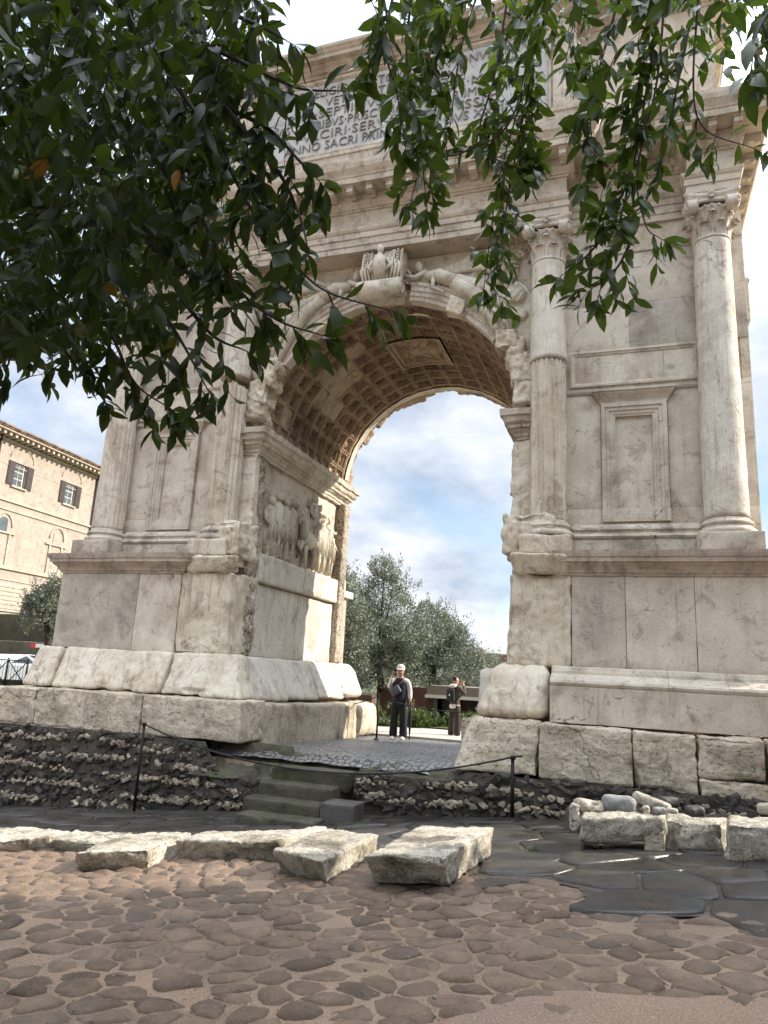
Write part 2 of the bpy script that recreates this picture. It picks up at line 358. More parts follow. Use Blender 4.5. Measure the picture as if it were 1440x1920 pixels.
def leaf_mat(name, c1, c2, trans, rough=.32, tfac=.35, odd=None, spec=.5):
    m, nt = new_mat(name); g = NT(nt)
    a = g.n('ShaderNodeAttribute'); a.attribute_name = 'var'
    f = g.ramp(a.outputs['Fac'], 0, .93, 0, 1, False); col = g.mix(f, c1, c2)
    if odd: col = g.mix(g.ramp(a.outputs['Fac'], .985, .995), col, odd)
    col = g.mix(g.ramp(g.noise(g.pos(), 25, 3), .4, .7, 0, .35), col, (c1[0]*.5, c1[1]*.5, c1[2]*.5, 1))
    o = g.n('ShaderNodeOutputMaterial'); b = g.n('ShaderNodeBsdfPrincipled'); t = g.n('ShaderNodeBsdfTranslucent'); mx = g.n('ShaderNodeMixShader')
    g.link(col, b.inputs['Base Color']); b.inputs['Roughness'].default_value = rough; b.inputs['Specular IOR Level'].default_value = spec
    t.inputs[0].default_value = trans; mx.inputs[0].default_value = tfac
    g.link(b.outputs[0], mx.inputs[1]); g.link(t.outputs[0], mx.inputs[2]); g.link(mx.outputs[0], o.inputs[0]); return m
MT['leaf'] = leaf_mat('evergreen_leaf', L3(.010, .021, .004), L3(.036, .060, .010), L3(.12, .19, .018), .27, .36, L3(.30, .13, .02), .42)
MT['leaf_shaded'] = leaf_mat('shaded_evergreen_leaf', L3(.005, .011, .003), L3(.020, .034, .006), L3(.075, .12, .010), .34, .30, L3(.30, .13, .02), .26)  # same leaf darkened, the left crown's inner shade put into its colour
MT['olive'] = leaf_mat('olive_leaf', L3(.055, .066, .042), L3(.33, .355, .275), L3(.08, .10, .045), .5, .2)
MT['hedge'] = leaf_mat('hedge_leaf', L3(.022, .036, .010), L3(.075, .10, .028), L3(.12, .18, .03), .45, .3)
MT['grass'] = leaf_mat('grass_blade', L3(.06, .08, .02), L3(.12, .14, .04), L3(.1, .14, .03), .6, .3)

# cobbles, sand, flagstones
def ground_mat():
    m, nt = new_mat('sandy_mortar'); g = NT(nt); p = g.pos()
    base = g.mix(g.ramp(g.noise(p, 1.1, 6, .6), .35, .65), L3(.265, .178, .114), L3(.195, .133, .087))
    gr = g.noise(p, 85, 3, .75); base = g.mix(g.ramp(gr, .56, .68), base, L3(.44, .35, .27)); base = g.mix(g.ramp(gr, .44, .34), base, L3(.08, .056, .04))
    base = g.mix(g.ramp(g.noise(p, .55, 5, .6, .3), .48, .66, 0, .6), base, L3(.125, .093, .072))
    h = g.math('ADD', gr, g.math('MULTIPLY', g.noise(p, 14, 5), 1.2))
    g.out(base, g.ramp(g.noise(p, .9, 5), .4, .62, .42, .9), h, .8, .012, .4); return m
MT['ground'] = ground_mat()
def cobble_mat():
    m, nt = new_mat('muddy_cobble'); g = NT(nt); p = g.pos()
    base = g.mix(g.ramp(g.noise(p, 5, 6, .65), .35, .65), L3(.155, .106, .071), L3(.102, .071, .049))
    base = g.mix(g.ramp(g.noise(p, 60, 4, .7), .58, .70, 0, .6), base, L3(.30, .22, .16))
    base = g.mix(g.ramp(g.noise(p, 2.2, 5, .6), .50, .72, 0, .35), base, L3(.19, .135, .095))
    oi = g.n('ShaderNodeObjectInfo'); hv = g.n('ShaderNodeHueSaturation'); g.link(base, hv.inputs['Color']); g.link(g.ramp(oi.outputs['Random'], 0, 1, .75, 1.25, False), hv.inputs['Value'])
    h = g.math('ADD', g.noise(p, 45, 5, .7), g.noise(p, 12, 4))
    g.out(hv.outputs[0], g.ramp(g.noise(p, 1.0, 5), .36, .62, .42, .85), h, .8, .014, .35); return m
MT['cobble'] = cobble_mat()
def flag_mat():
    m, nt = new_mat('wet_basalt'); g = NT(nt); p = g.pos()
    base = g.mix(g.ramp(g.noise(p, 3, 6, .65), .35, .65), L3(.042, .036, .029), L3(.025, .0215, .018))
    base = g.mix(g.ramp(g.noise(p, 70, 3, .7), .62, .70, 0, .5), base, L3(.16, .14, .12))
    oi = g.n('ShaderNodeObjectInfo'); hv = g.n('ShaderNodeHueSaturation'); g.link(base, hv.inputs['Color']); g.link(g.ramp(oi.outputs['Random'], 0, 1, .7, 1.3, False), hv.inputs['Value'])
    h = g.math('ADD', g.math('MULTIPLY', g.noise(p, 40, 4, .65), .5), g.noise(p, 5, 4))
    g.out(hv.outputs[0], g.ramp(g.noise(p, 1.6, 6, .6), .36, .66, .25, .7), h, .5, .014, .45); return m
MT['flag'] = flag_mat()
def sett_mat():
    m, nt = new_mat('passage_setts'); g = NT(nt)
    v = g.n('ShaderNodeTexVoronoi'); v.feature = 'DISTANCE_TO_EDGE'; v.inputs['Scale'].default_value = 9; v.inputs['Randomness'].default_value = .6; g.link(g.pos(), v.inputs['Vector'])
    c = g.mix(g.ramp(g.noise(g.pos(), 8, 4), .3, .7), L3(.22, .212, .20), L3(.14, .135, .13))
    e = g.ramp(v.outputs[0], .02, .12); c = g.mix(e, L3(.035, .03, .025), c)
    g.out(c, .45, e, .9, .03, .5); return m
MT['sett'] = sett_mat()
# ------------------------------------------------------------------ ground
def lev_back(y): return -0.27-0.04*np.clip(y, 0, 6)
def ground_h(x, y):
    fx = np.clip(x, -9, 12); fy = np.clip(y, -17, -1.3)
    front = -0.79-GX*(fx-2.87)-GY*(fy+1.5)
    back = lev_back(y)-.12
    t = np.clip((y+1.36)/.1, 0, 1)
    return front*(1-t)+back*t
def axis_pts(lo, hi, step, far, r=1.35):
    a = list(np.arange(lo, hi+1e-6, step)); s = step; b = hi
    while b < far: s *= r; b += s; a.append(b)
    s = step; b = lo
    while b > -far: s *= r; b -= s; a.insert(0, b)
    return np.array(a)
MT['field'] = plain('grassy_field', L3(.10, .11, .045), .9, nscale=2, namt=.5)
gx = axis_pts(-8, 8.5, .10, 1800); gy = axis_pts(-13.5, -1.0, .10, 1800)
X, Y = np.meshgrid(gx, gy, indexing='ij'); X = X.ravel(); Y = Y.ravel()
Zg = ground_h(X, Y)
near = ((np.abs(X) < 9) & (Y < -1.5) & (Y > -15)).astype(float)
Zg += near*(0.007*fbm(np.stack([X*1.6, Y*1.6, X*0], 1), 3, 3)+.009*fbm(np.stack([X*4.7, Y*4.7, X*0], 1), 2, 13))
i, j = np.meshgrid(np.arange(len(gx)-1), np.arange(len(gy)-1), indexing='ij'); i = i.ravel(); j = j.ravel(); w = len(gy)
gobj = obj('ground', npmesh('ground', np.stack([X, Y, Zg], 1), np.stack([i*w+j, (i+1)*w+j, (i+1)*w+j+1, i*w+j+1], 1)), MT['ground'])
tag(gobj, kind='structure')

def in_poly(x, y, P):
    c = False; n = len(P)
    for a in range(n):
        x1, y1 = P[a]; x2, y2 = P[(a+1) % n]
        if (y1 > y) != (y2 > y) and x < (x2-x1)*(y-y1)/(y2-y1)+x1: c = not c
    return c
def clip_half(poly, p, n):
    o = []
    for a in range(len(poly)):
        A, B = poly[a], poly[(a+1) % len(poly)]
        da = (A[0]-p[0])*n[0]+(A[1]-p[1])*n[1]; db = (B[0]-p[0])*n[0]+(B[1]-p[1])*n[1]
        if da <= 0: o.append(A)
        if (da < 0) != (db < 0) and abs(da-db) > 1e-12:
            t = da/(da-db); o.append((A[0]+(B[0]-A[0])*t, A[1]+(B[1]-A[1])*t))
    return o
def cells(seeds, reach):
    S = np.array(seeds); out = []
    for k, s in enumerate(S):
        poly = [(s[0]-reach, s[1]-reach), (s[0]+reach, s[1]-reach), (s[0]+reach, s[1]+reach), (s[0]-reach, s[1]+reach)]
        d = np.hypot(S[:, 0]-s[0], S[:, 1]-s[1]); nb = np.where((d < 2*reach) & (d > 1e-9))[0]
        for q in nb[np.argsort(d[nb])][:14]:
            n = S[q]-s; poly = clip_half(poly, (s+S[q])/2, n)
            if len(poly) < 3: break
        out.append(poly)
    return out
def paver(poly, gap, top, sink, dome, rounds=1, jit=.0, tilt=0.0, cut=.25, rings=((1.06, 0), (.97, .55), (.80, 1), (.45, 1))):
    """one stone: outline shrunk by gap, rounded, domed"""
    P = np.array(poly); c = P.mean(0)
    r = np.hypot(*(P-c).T).mean(); k = max(.45, 1-gap/max(r, .05))
    P = c+(P-c)*k
    for _ in range(rounds):
        Q = []
        for a in range(len(P)):
            A, B = P[a], P[(a+1) % len(P)]; Q += [A*(1-cut)+B*cut, A*cut+B*(1-cut)]
        P = np.array(Q)
    if jit:
        P = c+(P-c)*(1+jit*(NR.random((len(P), 1))-.5))
    n = len(P); tx, ty = (NR.random(2)-.5)*tilt
    V = []; 
    for s, h in ((rings[0][0], -sink), (rings[1][0], top*rings[1][1]), (rings[2][0], top), (rings[3][0], top+dome*.8)):
        for p in P:
            q = c+(p-c)*s; e = NR.normal()*.0025
            V.append((q[0], q[1], gz(q[0], q[1])+h+tx*(q[0]-c[0])+ty*(q[1]-c[1])+e))
    V.append((c[0], c[1], gz(*c)+top+dome))
    F = []
    for L in range(3):
        for a in range(n):
            b = (a+1) % n; F.append((L*n+a, L*n+b, (L+1)*n+b, (L+1)*n+a))
    for a in range(n): F.append((3*n+a, 3*n+(a+1) % n, 4*n))
    return V, F, c
def jitter_seeds(x0, x1, y0, y1, sx, sy, j, keep):
    o = []; r = 0; y = y0
    while y < y1:
        x = x0+(r % 2)*sx/2
        while x < x1:
            a = x+(rnd.random()-.5)*j*sx; b = y+(rnd.random()-.5)*j*sy
            if keep(a, b): o.append((a, b))
            x += sx
        y += sy; r += 1
    return o
# areas, in metres on the road plane
def groundpoly(px): return [tuple(on_ground(*p)[:2]) for p in px]
FLAG_POLY = groundpoly([(905, 1668), (1010, 1652), (1085, 1668), (1110, 1700), (1230, 1722), (1440, 1722)])+[(9, -6.6), (9, -3.0), (5.6, -2.9), (4.2, -2.6), (3.2, -1.5), (-8, -1.42), (-8, -4.5), (-4.6, -4.5), (.6, -4.5), (2.6, -4.3)]
SAND_POLY = groundpoly([(700, 1920), (800, 1898), (905, 1872), (1060, 1843), (1250, 1850), (1440, 1850)])+[(8, -7.7), (8, -13), (2, -13)]
road = thing('cobbled_road', None, None, (0, 0, 0)); tag(road, kind='structure')
sand_y = lambda a, b: in_poly(a, b, SAND_POLY)
seeds = jitter_seeds(-5, 7.5, -9.9, -3.6, .31, .165, .8, lambda a, b: True)
cl = cells(seeds, .5); items = []
for s, poly in zip(seeds, cl):
    if len(poly) < 4 or in_poly(s[0], s[1], FLAG_POLY): continue
    u, v = proj((s[0], s[1], gz(*s)))
    if not (-120 < u < 1560 and 1540 < v < 2050): continue
    if rnd.random() < .05: continue
    d = np.hypot(s[0]-CX, s[1]-CY); items.append((d if v < 1925 else 99, s, poly))
items.sort(key=lambda t: t[0]); rest = MB()
for k, (d, s, poly) in enumerate(items):
    V, F, c = paver(poly, .009+.016*rnd.random(), .004+.020*rnd.random()-(.009 if rnd.random() < .12 else 0), .03, .009+.010*rnd.random(), 2, .16, .09, .22, ((1.08, 0), (.96, .35), (.78, .85), (.45, 1)))
    if k < 300:
        mb = MB().add(V, F, True); mb.build('cobble', MT['cobble'], road)
    else: rest.add(V, F, True)
tag(rest.build('far_cobbles', MT['cobble'], road), kind='stuff')
bp_ = [np.array(q) for q in FLAG_POLY]; bv = []
for a_ in range(len(bp_)):
    for t_ in np.linspace(0, 1, 6, endpoint=False):
        q_ = bp_[a_]*(1-t_)+bp_[(a_+1) % len(bp_)]*t_; bv.append((q_[0], q_[1], gz(*q_)+.013))
tag(MB().add(bv, [tuple(range(len(bv)))]).build('road_bed', MT['mortar']), kind='structure')
flags = thing('flagstone_road', None, None, (0, 0, 0)); tag(flags, kind='structure')
fs = jitter_seeds(-8, 8, -6.8, -1.5, .86, .62, .9, lambda a, b: True); fc = cells(fs, 1.3)
for s, poly in zip(fs, fc):
    if len(poly) < 4 or not in_poly(s[0], s[1], FLAG_POLY): continue
    V, F, c = paver(poly, .010+.012*rnd.random(), 0.020+.020*rnd.random(), .05, .004, 1, .03, .018, .12, ((1.0, 0), (.985, .7), (.94, 1), (.5, 1)))
    MB().add(V, F, True).build('flagstone', MT['flag'], flags)
# bare trodden sand at the lower right, drifting thinly over the last cobbles
sx_ = np.linspace(1.0, 9.0, 190); sy_ = np.linspace(-12.5, -7.2, 150); SX, SY = np.meshgrid(sx_, sy_, indexing='ij'); SX = SX.ravel(); SY = SY.ravel()
ins = np.zeros(len(SX), bool); dmin = np.full(len(SX), 9.)
for a in range(len(SAND_POLY)):
    (xa, ya), (xb, yb) = SAND_POLY[a], SAND_POLY[(a+1) % len(SAND_POLY)]
    cr = ((ya > SY) != (yb > SY)) & (SX < (xb-xa)*(SY-ya)/((yb-ya) if abs(yb-ya) > 1e-9 else 1e-9)+xa); ins ^= cr
    q = np.clip(((SX-xa)*(xb-xa)+(SY-ya)*(yb-ya))/((xb-xa)**2+(yb-ya)**2), 0, 1); dmin = np.minimum(dmin, np.hypot(SX-xa-q*(xb-xa), SY-ya-q*(yb-ya)))
sdist = np.where(ins, dmin, -dmin)+.14*fbm(np.stack([SX*1.5, SY*1.5, SX*0], 1), 3, 19)
q = np.clip((sdist+.04)/.34, 0, 1); q = q*q*(3-2*q)
SZ = np.array([gz(a, b) for a, b in zip(SX, SY)])-.035+.068*q+.004*fbm(np.stack([SX*3, SY*3, SX*0], 1), 3, 23)
i, j = np.meshgrid(np.arange(189), np.arange(149), indexing='ij'); i = i.ravel(); j = j.ravel()
SF = np.stack([i*150+j, (i+1)*150+j, (i+1)*150+j+1, i*150+j+1], 1); SF = SF[(q[SF] > .02).any(1)]
def sand_mat():
    m, nt = new_mat('trodden_sand'); g = NT(nt); p = g.pos()
    base = g.mix(g.ramp(g.noise(p, .9, 6, .6), .35, .65), L3(.31, .205, .138), L3(.24, .165, .118))
    gr = g.noise(p, 95, 4, .8); base = g.mix(g.ramp(gr, .55, .66), base, L3(.52, .40, .31)); base = g.mix(g.ramp(gr, .45, .36), base, L3(.09, .064, .046))
    g.out(base, .8, gr, .9, .012, .35); return m
MT['sand'] = sand_mat()
tag(obj('sandy_path', npmesh('sandy_path', np.stack([SX, SY, SZ], 1), SF), MT['sand']), kind='structure')
MT['soil'] = stone_mat('damp_soil', L3(.12, .082, .062), L3(.085, .06, .047), L3(.04, .03, .024), .5, var=.02, grain=60, bump=1., crack=0.)
def mound(u, v):
    a = v*2*math.pi; q = u; c = on_ground(770, 1652)
    x = c[0]+q*1.25*np.cos(a)*(1+.2*np.sin(3*a)); y = c[1]+q*.62*np.sin(a)*(1+.15*np.cos(2*a)); z = gz(x, y)+.035*(1-q**2)-.012+.018*fbm(np.stack([x*6, y*6, x*0], 1), 4, 6)*(1-q**3)
    return np.stack([x, y, z], 1)
V, F = grid(mound, 24, 64); tag(obj('soil_mound', npmesh('soil_mound', V, F), MT['soil']), kind='structure')
# loose pebbles
def pebble_mesh(r, n=6):
    bm = bmesh.new(); bmesh.ops.create_icosphere(bm, subdivisions=1, radius=1)
    for v in bm.verts: v.co *= .75+.5*r.random()
    me = bpy.data.meshes.new('pebble'); bm.to_mesh(me); bm.free(); return me
def chunk_mesh(r):
    bm = bmesh.new(); bmesh.ops.create_cube(bm, size=1.7)
    bmesh.ops.bevel(bm, geom=list(bm.edges)+list(bm.verts), offset=.34, segments=1, affect='EDGES')
    for v in bm.verts: v.co *= .78+.42*r.random()
    me = bpy.data.meshes.new('rubble'); bm.to_mesh(me); bm.free(); return me
pv = MB(); pm = [pebble_mesh(rnd) for _ in range(4)]
for _ in range(900):
    u = rnd.uniform(-40, 1480); v = 1600+330*rnd.random()**.8
    if rnd.random() < .3: u, v = rnd.gauss(800, 110), rnd.gauss(1675, 22)
    p = on_ground(u, v); s = .003+.006*rnd.random()**2+(.006 if rnd.random() < .04 else 0); me = pm[rnd.randrange(4)]
    pv.add([(p[0]+w.co.x*s, p[1]+w.co.y*s, p[2]+.018+w.co.z*s*.7) for w in me.vertices], [tuple(f.vertices) for f in me.polygons])
tag(pv.build('gravel', MT['rubw']), kind='stuff')

# passage under the arch
def passage(u, v):
    x = -3.0+u*6.0; y = -1.25+v*8.6
    z = lev_back(y)+.05
    lip = np.clip((-.75-y)/.45, 0, 1); z = z-.10*lip*lip+.018*fbm(np.stack([x*3, y*3, x*0], 1), 4, 8)*(1+2*lip)
    return np.stack([x, y, z], 1)
V, F = grid(passage, 60, 90); tag(obj('passage_pavement', npmesh('passage_pavement', V, F), MT['sett']), kind='structure')
MB().box(-9, 4, 5.9, 8.9, -.6, -.395).build('pale_path', MT['path'])
tag(bpy.data.objects['pale_path'], kind='structure')
V, F = grid(lambda u, v: np.stack([-60+u*90, 9.0+v*110, -.40+.25*fbm(np.stack([u*9, v*9, u*0], 1), 3, 4)+.9*np.clip(v*110-14, 0, 20)/20], 1), 60, 60); tag(obj('grass_field', npmesh('grass_field', V, F), MT['field']), kind='structure')
# eroded mossy bank at the mouth of the passage
def bank(u, v):
    x = -2.55+u*4.7; prof = v
    y = -.85-.62*prof-.10*fbm(np.stack([x*1.3, prof*2, x*0+3], 1), 3, 21)
    zb = np.where(x < -.9, -.66, np.where(x > .4, -.42, -.62))
    zt_ = np.where(x < -.9, -.135, -.235); z = zt_+(zb-zt_)*prof**1.3
    P = np.stack([x, y, z], 1); d = fbm(P*5, 5, 33, .6); d2 = fbm(P*2, 3, 5)
    P[:, 1] -= .09*d+.05*d2; P[:, 2] += .05*d*np.minimum(1, prof*3)
    return P
V, F = grid(bank, 150, 40); tag(obj('mossy_bank', npmesh('mossy_bank', V, F), MT['moss']), kind='structure')

# ------------------------------------------------------------------ rubble foundation walls
rub = [chunk_mesh(rnd) for _ in range(8)]
def rubble_wall(label, x0, x1, ytop, face, bands, top_fn, n_pale, n_dark):
    w = thing('rubble_wall', label, 'wall', ((x0+x1)/2, face+.2, gz((x0+x1)/2, face)))
    ox, oy, oz = w.location
    def core(u, v):
        x = x0+u*(x1-x0); zt = top_fn(x); zb = gz(x, face)-.06; z = zb+(zt-zb)*v
        P = np.stack([x, np.full_like(x, face), z], 1)
        P[:, 1] -= .05*fbm(P*3.0, 5, 44, .6)+.03*fbm(P*9, 3, 7)
        return P-np.array([ox, oy, oz])
    V, F = grid(core, int((x1-x0)/.05), 26); obj('wall_core', npmesh('wall_core', V, F), MT['mortar'], w)
    pal = []; drk = []
    for _ in range(n_pale*3):
        x = rnd.uniform(x0+.05, x1-.05); b = rnd.choice(bands); zt = top_fn(np.array([x]))[0]
        z = b-.03+rnd.gauss(0, .026)+.035*math.sin(x*1.9+b*7)
        if math.sin(x*2.3+b*11)+.7*math.sin(x*5.1+b*5) < -.95+(.35 if x < -4 else 0) and rnd.random() < .85: continue
        z += .04*(x-(x0+x1)/2)*.9 if False else 0
        if z > zt-.05 or z < gz(x, face)+.02: continue
        if len(pal) < n_pale: pal.append((x, z, rnd.uniform(.022, .058)))
    for _ in range(n_dark*2):
        x = rnd.uniform(x0+.05, x1-.05); zt = top_fn(np.array([x]))[0]; zb = gz(x, face)
        z = rnd.uniform(zb, zt)
        if len(drk) < n_dark: drk.append((x, z, rnd.uniform(.035, .085)))
    for nm, lst, mt, yo in (('rubble_stone', pal, MT['rubw'], -.045), ('lava_stone', drk, MT['rubd'], -.02)):
        lst.sort(key=lambda t: -t[2]*(1.0/np.hypot(t[0]-CX, 11))); rest = MB()
        for k, (x, z, s) in enumerate(lst):
            me = rub[rnd.randrange(8)]; sc = (s*rnd.uniform(.75, 1.7), s*.7, s*rnd.uniform(.45, .95)); ro = (rnd.uniform(-.5, .5), rnd.uniform(-.7, .7), rnd.uniform(-.5, .5))
            p = (x-ox, face+yo+rnd.uniform(-.01, .05)-oy, z-oz)
            if k < 300:
                mm = me.copy() if False else me
                if len(mm.materials) == 0: mm.materials.append(mt)
                o = bpy.data.objects.new(nm, mm); COL.objects.link(o); o.parent = w; o.location = p; o.rotation_euler = ro; o.scale = sc
                o.material_slots[0].link = 'OBJECT'; o.material_slots[0].material = mt
            else:
                R = Matrix.LocRotScale(Vector(p), Matrix.Identity(3).to_quaternion() if False else __import__('mathutils').Euler(ro).to_quaternion(), Vector(sc))
                rest.add([R @ v.co for v in me.vertices], [tuple(f.vertices) for f in me.polygons])
        if rest.v: tag(rest.build('small_'+nm+'s', mt, w), kind='stuff')
    return w
rubble_wall('long dark rubble wall banded with pale stones, left of the mossy steps', -7.6, -1.25, 0, -1.42, [-.27, -.53, -.80, -1.07, -1.33], lambda x: np.where(x < -2.35, -.13, -.13-.5*np.clip((x+2.35)/.35, 0, 1)), 680, 620)
rubble_wall('short dark rubble wall with pale stones, between steps and stone bench', .42, 6.6, 0, -1.50, [-.40, -.62], lambda x: np.where(x < 1.9, -.36, -.36+.16*np.clip((x-1.9)/.3, 0, 1)), 300, 330)

# ------------------------------------------------------------------ steps
st = thing('stone_steps', 'mossy stone steps climbing from the road to the passage', 'steps', (-.3, -2.8, -1.05))
def sub(C8, o): return [tuple(np.array(p)-np.array(o.location)) for p in C8]
for k, (x0, x1, y0, y1, z0, z1) in enumerate([(-.87, .40, -1.78, -1.3, -.66, -.37), (-.90, .31, -2.12, -1.5, -.84, -.545), (-.97, .283, -2.46, -1.8, -1.08, -.735), (-.87, .36, -2.82, -2.3, -1.2, -.89)]):
    stone('step', sub(bx(x0, x1, y0, y1, z0, z1), st), MT['moss'], st, res=.05, amp=.014, rad=.022, seed=60+k, chip=.05, chipf=3)
tag(stone('end_block', sub(bx(.29, .80, -2.47, -2.02, -1.05, -.68), st), MT['greyblock'], st, res=.06, amp=.004, rad=.012, seed=70), 'square dark grey block at the right end of the steps')

# ------------------------------------------------------------------ the triumphal arch
arch = thing('triumphal_arch', 'ancient marble triumphal arch with coffered vault, engaged columns and inscription', 'arch', (0, 0, 0))
SPR, RAD, DEP = 5.92, 2.68, 4.75
def S(name, C8, mt, lab=None, **k):
    o = stone(name, C8, MT[mt], arch, **k)
    if lab: o['label'] = lab
    return o
def B(name, s, x0, x1, y0, y1, z0, z1, mt, **k):
    a, b = sorted((s*x0, s*x1)); return S(name, bx(a, b, y0, y1, z0, z1), mt, **k)
sd0 = [100]
def nx(): sd0[0] += 1; return sd0[0]
# cores
for s in (-1, 1):
    MB().box(min(s*2.74, s*6.50), max(s*2.74, s*6.50), .05, DEP-.05, -.3, 9.5).build('pier_core', MT['trav'], arch)
# plinth of big limestone blocks
def plinth(xs, z0s, s=1):
    for k in range(len(xs)-1):
        a, b = xs[k], xs[k+1]
        yield a, b
for a, b in plinth([-7.35, -6.18, -4.98, -3.75], 0):
    S('plinth_block', bx(a+.012, b-.012, -1.35-rnd.uniform(-.03, .04), -.5, -.13, .545+rnd.uniform(-.02, .02)), 'block', res=.032, amp=.03, rad=.025, seed=nx(), chip=.12, hf=.6)
S('plinth_block', bx(-3.74, -1.75, -1.37, -.5, -.12, .56), 'block', res=.035, amp=.03, rad=.025, seed=nx(), chip=.10, hf=.6)
ys = [-.5, .25, .95, 2.0, 3.2, 4.3, 5.9]
for k in range(6):
    S('plinth_block', bx(-2.7, -1.78, ys[k]+.008, ys[k+1]-.008, -.42, .50-.02*k), 'block', res=.06, amp=.025, rad=.05 if k < 5 else .2, seed=nx(), chip=.08)
    S('plinth_block', bx(1.85, 2.7, ys[k]+.008, ys[k+1]-.008, -.42, .52), 'block', res=.1, amp=.025, rad=.05, seed=nx(), chip=.08)
S('plinth_block', [(1.93, -1.38, -.2), (3.20, -1.38, -.2), (1.85, -.5, -.2), (3.2, -.5, -.2), (2.16, -1.22, .57), (3.20, -1.3, .57), (2.1, -.5, .56), (3.2, -.5, .56)], 'block', 'mossy plinth block at the corner of the right pier', res=.035, amp=.04, rad=.05, seed=nx(), chip=.12, hf=.6)
for a, b, z0, z1 in ((3.22, 4.50, -.21, .55), (4.52, 5.34, -.25, .54), (5.36, 6.20, .0, .55), (5.36, 6.24, -.26, -.015), (6.22, 7.5, -.05, .55), (6.26, 7.5, -.26, -.06)):
    S('plinth_block', bx(a, b, -1.36-rnd.uniform(-.03, .03), -.5, z0, z1), 'block', res=.032, amp=.032, rad=.025, seed=nx(), chip=.14, hf=.6)
# base course
for x0, x1, yt in ((-6.95, -6.24, -.80), (-6.22, -3.72, -.72), (-3.70, -1.98, -.70)):
    S('base_block', [(x0, -1.05, .56), (x1, -1.05, .56), (x0, -.4, .56), (x1, -.4, .56), (x0+(.12 if x0 < -6.5 else 0), yt, 1.35), (x1-(.34 if x1 > -2.5 else .0), yt, 1.34), (x0+(.1 if x0 < -6.5 else 0), -.4, 1.35), (x1-(.34 if x1 > -2.5 else 0), -.4, 1.35)], 'marble', res=.035, amp=.035, rad=.07, seed=nx(), chip=.26, chipf=1.4, hf=.4)
yb = [-.4, 1.1, 2.6, 4.1, 5.55]
for k in range(4):
    S('base_block', [(-2.7, yb[k]+.005, .53), (-2.03, yb[k]+.005, .53), (-2.7, yb[k+1]-.005, .48), (-2.03, yb[k+1]-.005, .48), (-2.7, yb[k]+.005, 1.33), (-2.42, yb[k]+.005, 1.33), (-2.7, yb[k+1]-.005, 1.33), (-2.42, yb[k+1]-.005, 1.33)], 'white', res=.06, amp=.018, rad=.07 if k < 3 else .22, seed=nx(), chip=.10)
    B('base_block', 1, 2.1, 2.7, yb[k]+.005, yb[k+1]-.005, .53, 1.33, 'white', res=.12, amp=.02, rad=.1, seed=nx(), chip=.1)
S('base_block', [(2.14, -1.06, .57), (3.31, -1.06, .57), (2.14, -.3, .57), (3.31, -.3, .57), (2.42, -.76, 1.42), (3.30, -.76, 1.40), (2.42, -.3, 1.42), (3.3, -.3, 1.42)], 'marble', 'rounded, worn base block under the inner column of the right pier', res=.04, amp=.045, rad=.2, seed=nx(), chip=.18, chipf=1.2)
BASEP = [(-.02, .575), (.40, .575), (.40, 1.10), (.385, 1.115), (.405, 1.13), (.42, 1.165), (.405, 1.20), (.37, 1.215), (.33, 1.22), (.25, 1.27), (.17, 1.30), (.165, 1.345), (.12, 1.35), (.10, 1.40), (.03, 1.42), (-.02, 1.42)]
for a, b in ((3.335, 5.03), (5.035, 5.83), (5.835, 7.3)):
    sweep([(a, -.6), (b, -.6)], BASEP, False, amp=.005, seed=nx()).build('moulded_base', MT['travsm'] if False else MT['mould'], arch)
# pedestal dado slabs
for a, b, y, mt in ((3.64, 4.455, -.60, 'travgrey'), (4.462, 5.465, -.596, 'trav'), (5.472, 6.72, -.602, 'trav')):
    S('dado_slab', bx(a, b, y, -.05, 1.42, 2.90), mt, res=.12, amp=.006, rad=.008, seed=nx())
for a, b, y, mt in ((-6.70, -4.76, -.602, 'travgrey'), (-4.753, -3.78, -.597, 'trav')):
    S('dado_slab', [(a, y, 1.34), (b, y, 1.34), (a, -.05, 1.34), (b, -.05, 1.34), (a, y, 2.88), (b, y, 2.88), (a, -.05, 2.88), (b, -.05, 2.88)], mt, res=.12, amp=.006, rad=.008, seed=nx())
S('old_pedestal', [(2.60, -.58, 1.40), (3.63, -.58, 1.40), (2.6, .4, 1.4), (3.63, 0, 1.4), (2.62, -.60, 2.9), (3.63, -.60, 2.9), (2.62, .4, 2.9), (3.63, 0, 2.9)], 'marble', 'streaked old marble pedestal with a broken lower edge', res=.03, amp=.045, rad=.03, hf=.4, seed=nx(), chip=.32, chipf=1.5, freq=2.2)
S('old_pedestal', [(-3.77, -.60, 1.32), (-2.60, -.58, 1.32), (-3.77, 0, 1.32), (-2.6, .4, 1.32), (-3.77, -.60, 2.9), (-2.66, -.60, 2.9), (-3.77, 0, 2.9), (-2.62, .4, 2.9)], 'marble', 'cracked old marble pedestal of the left pier', res=.035, amp=.045, rad=.05, seed=nx(), chip=.26, chipf=1.3, freq=1.9)
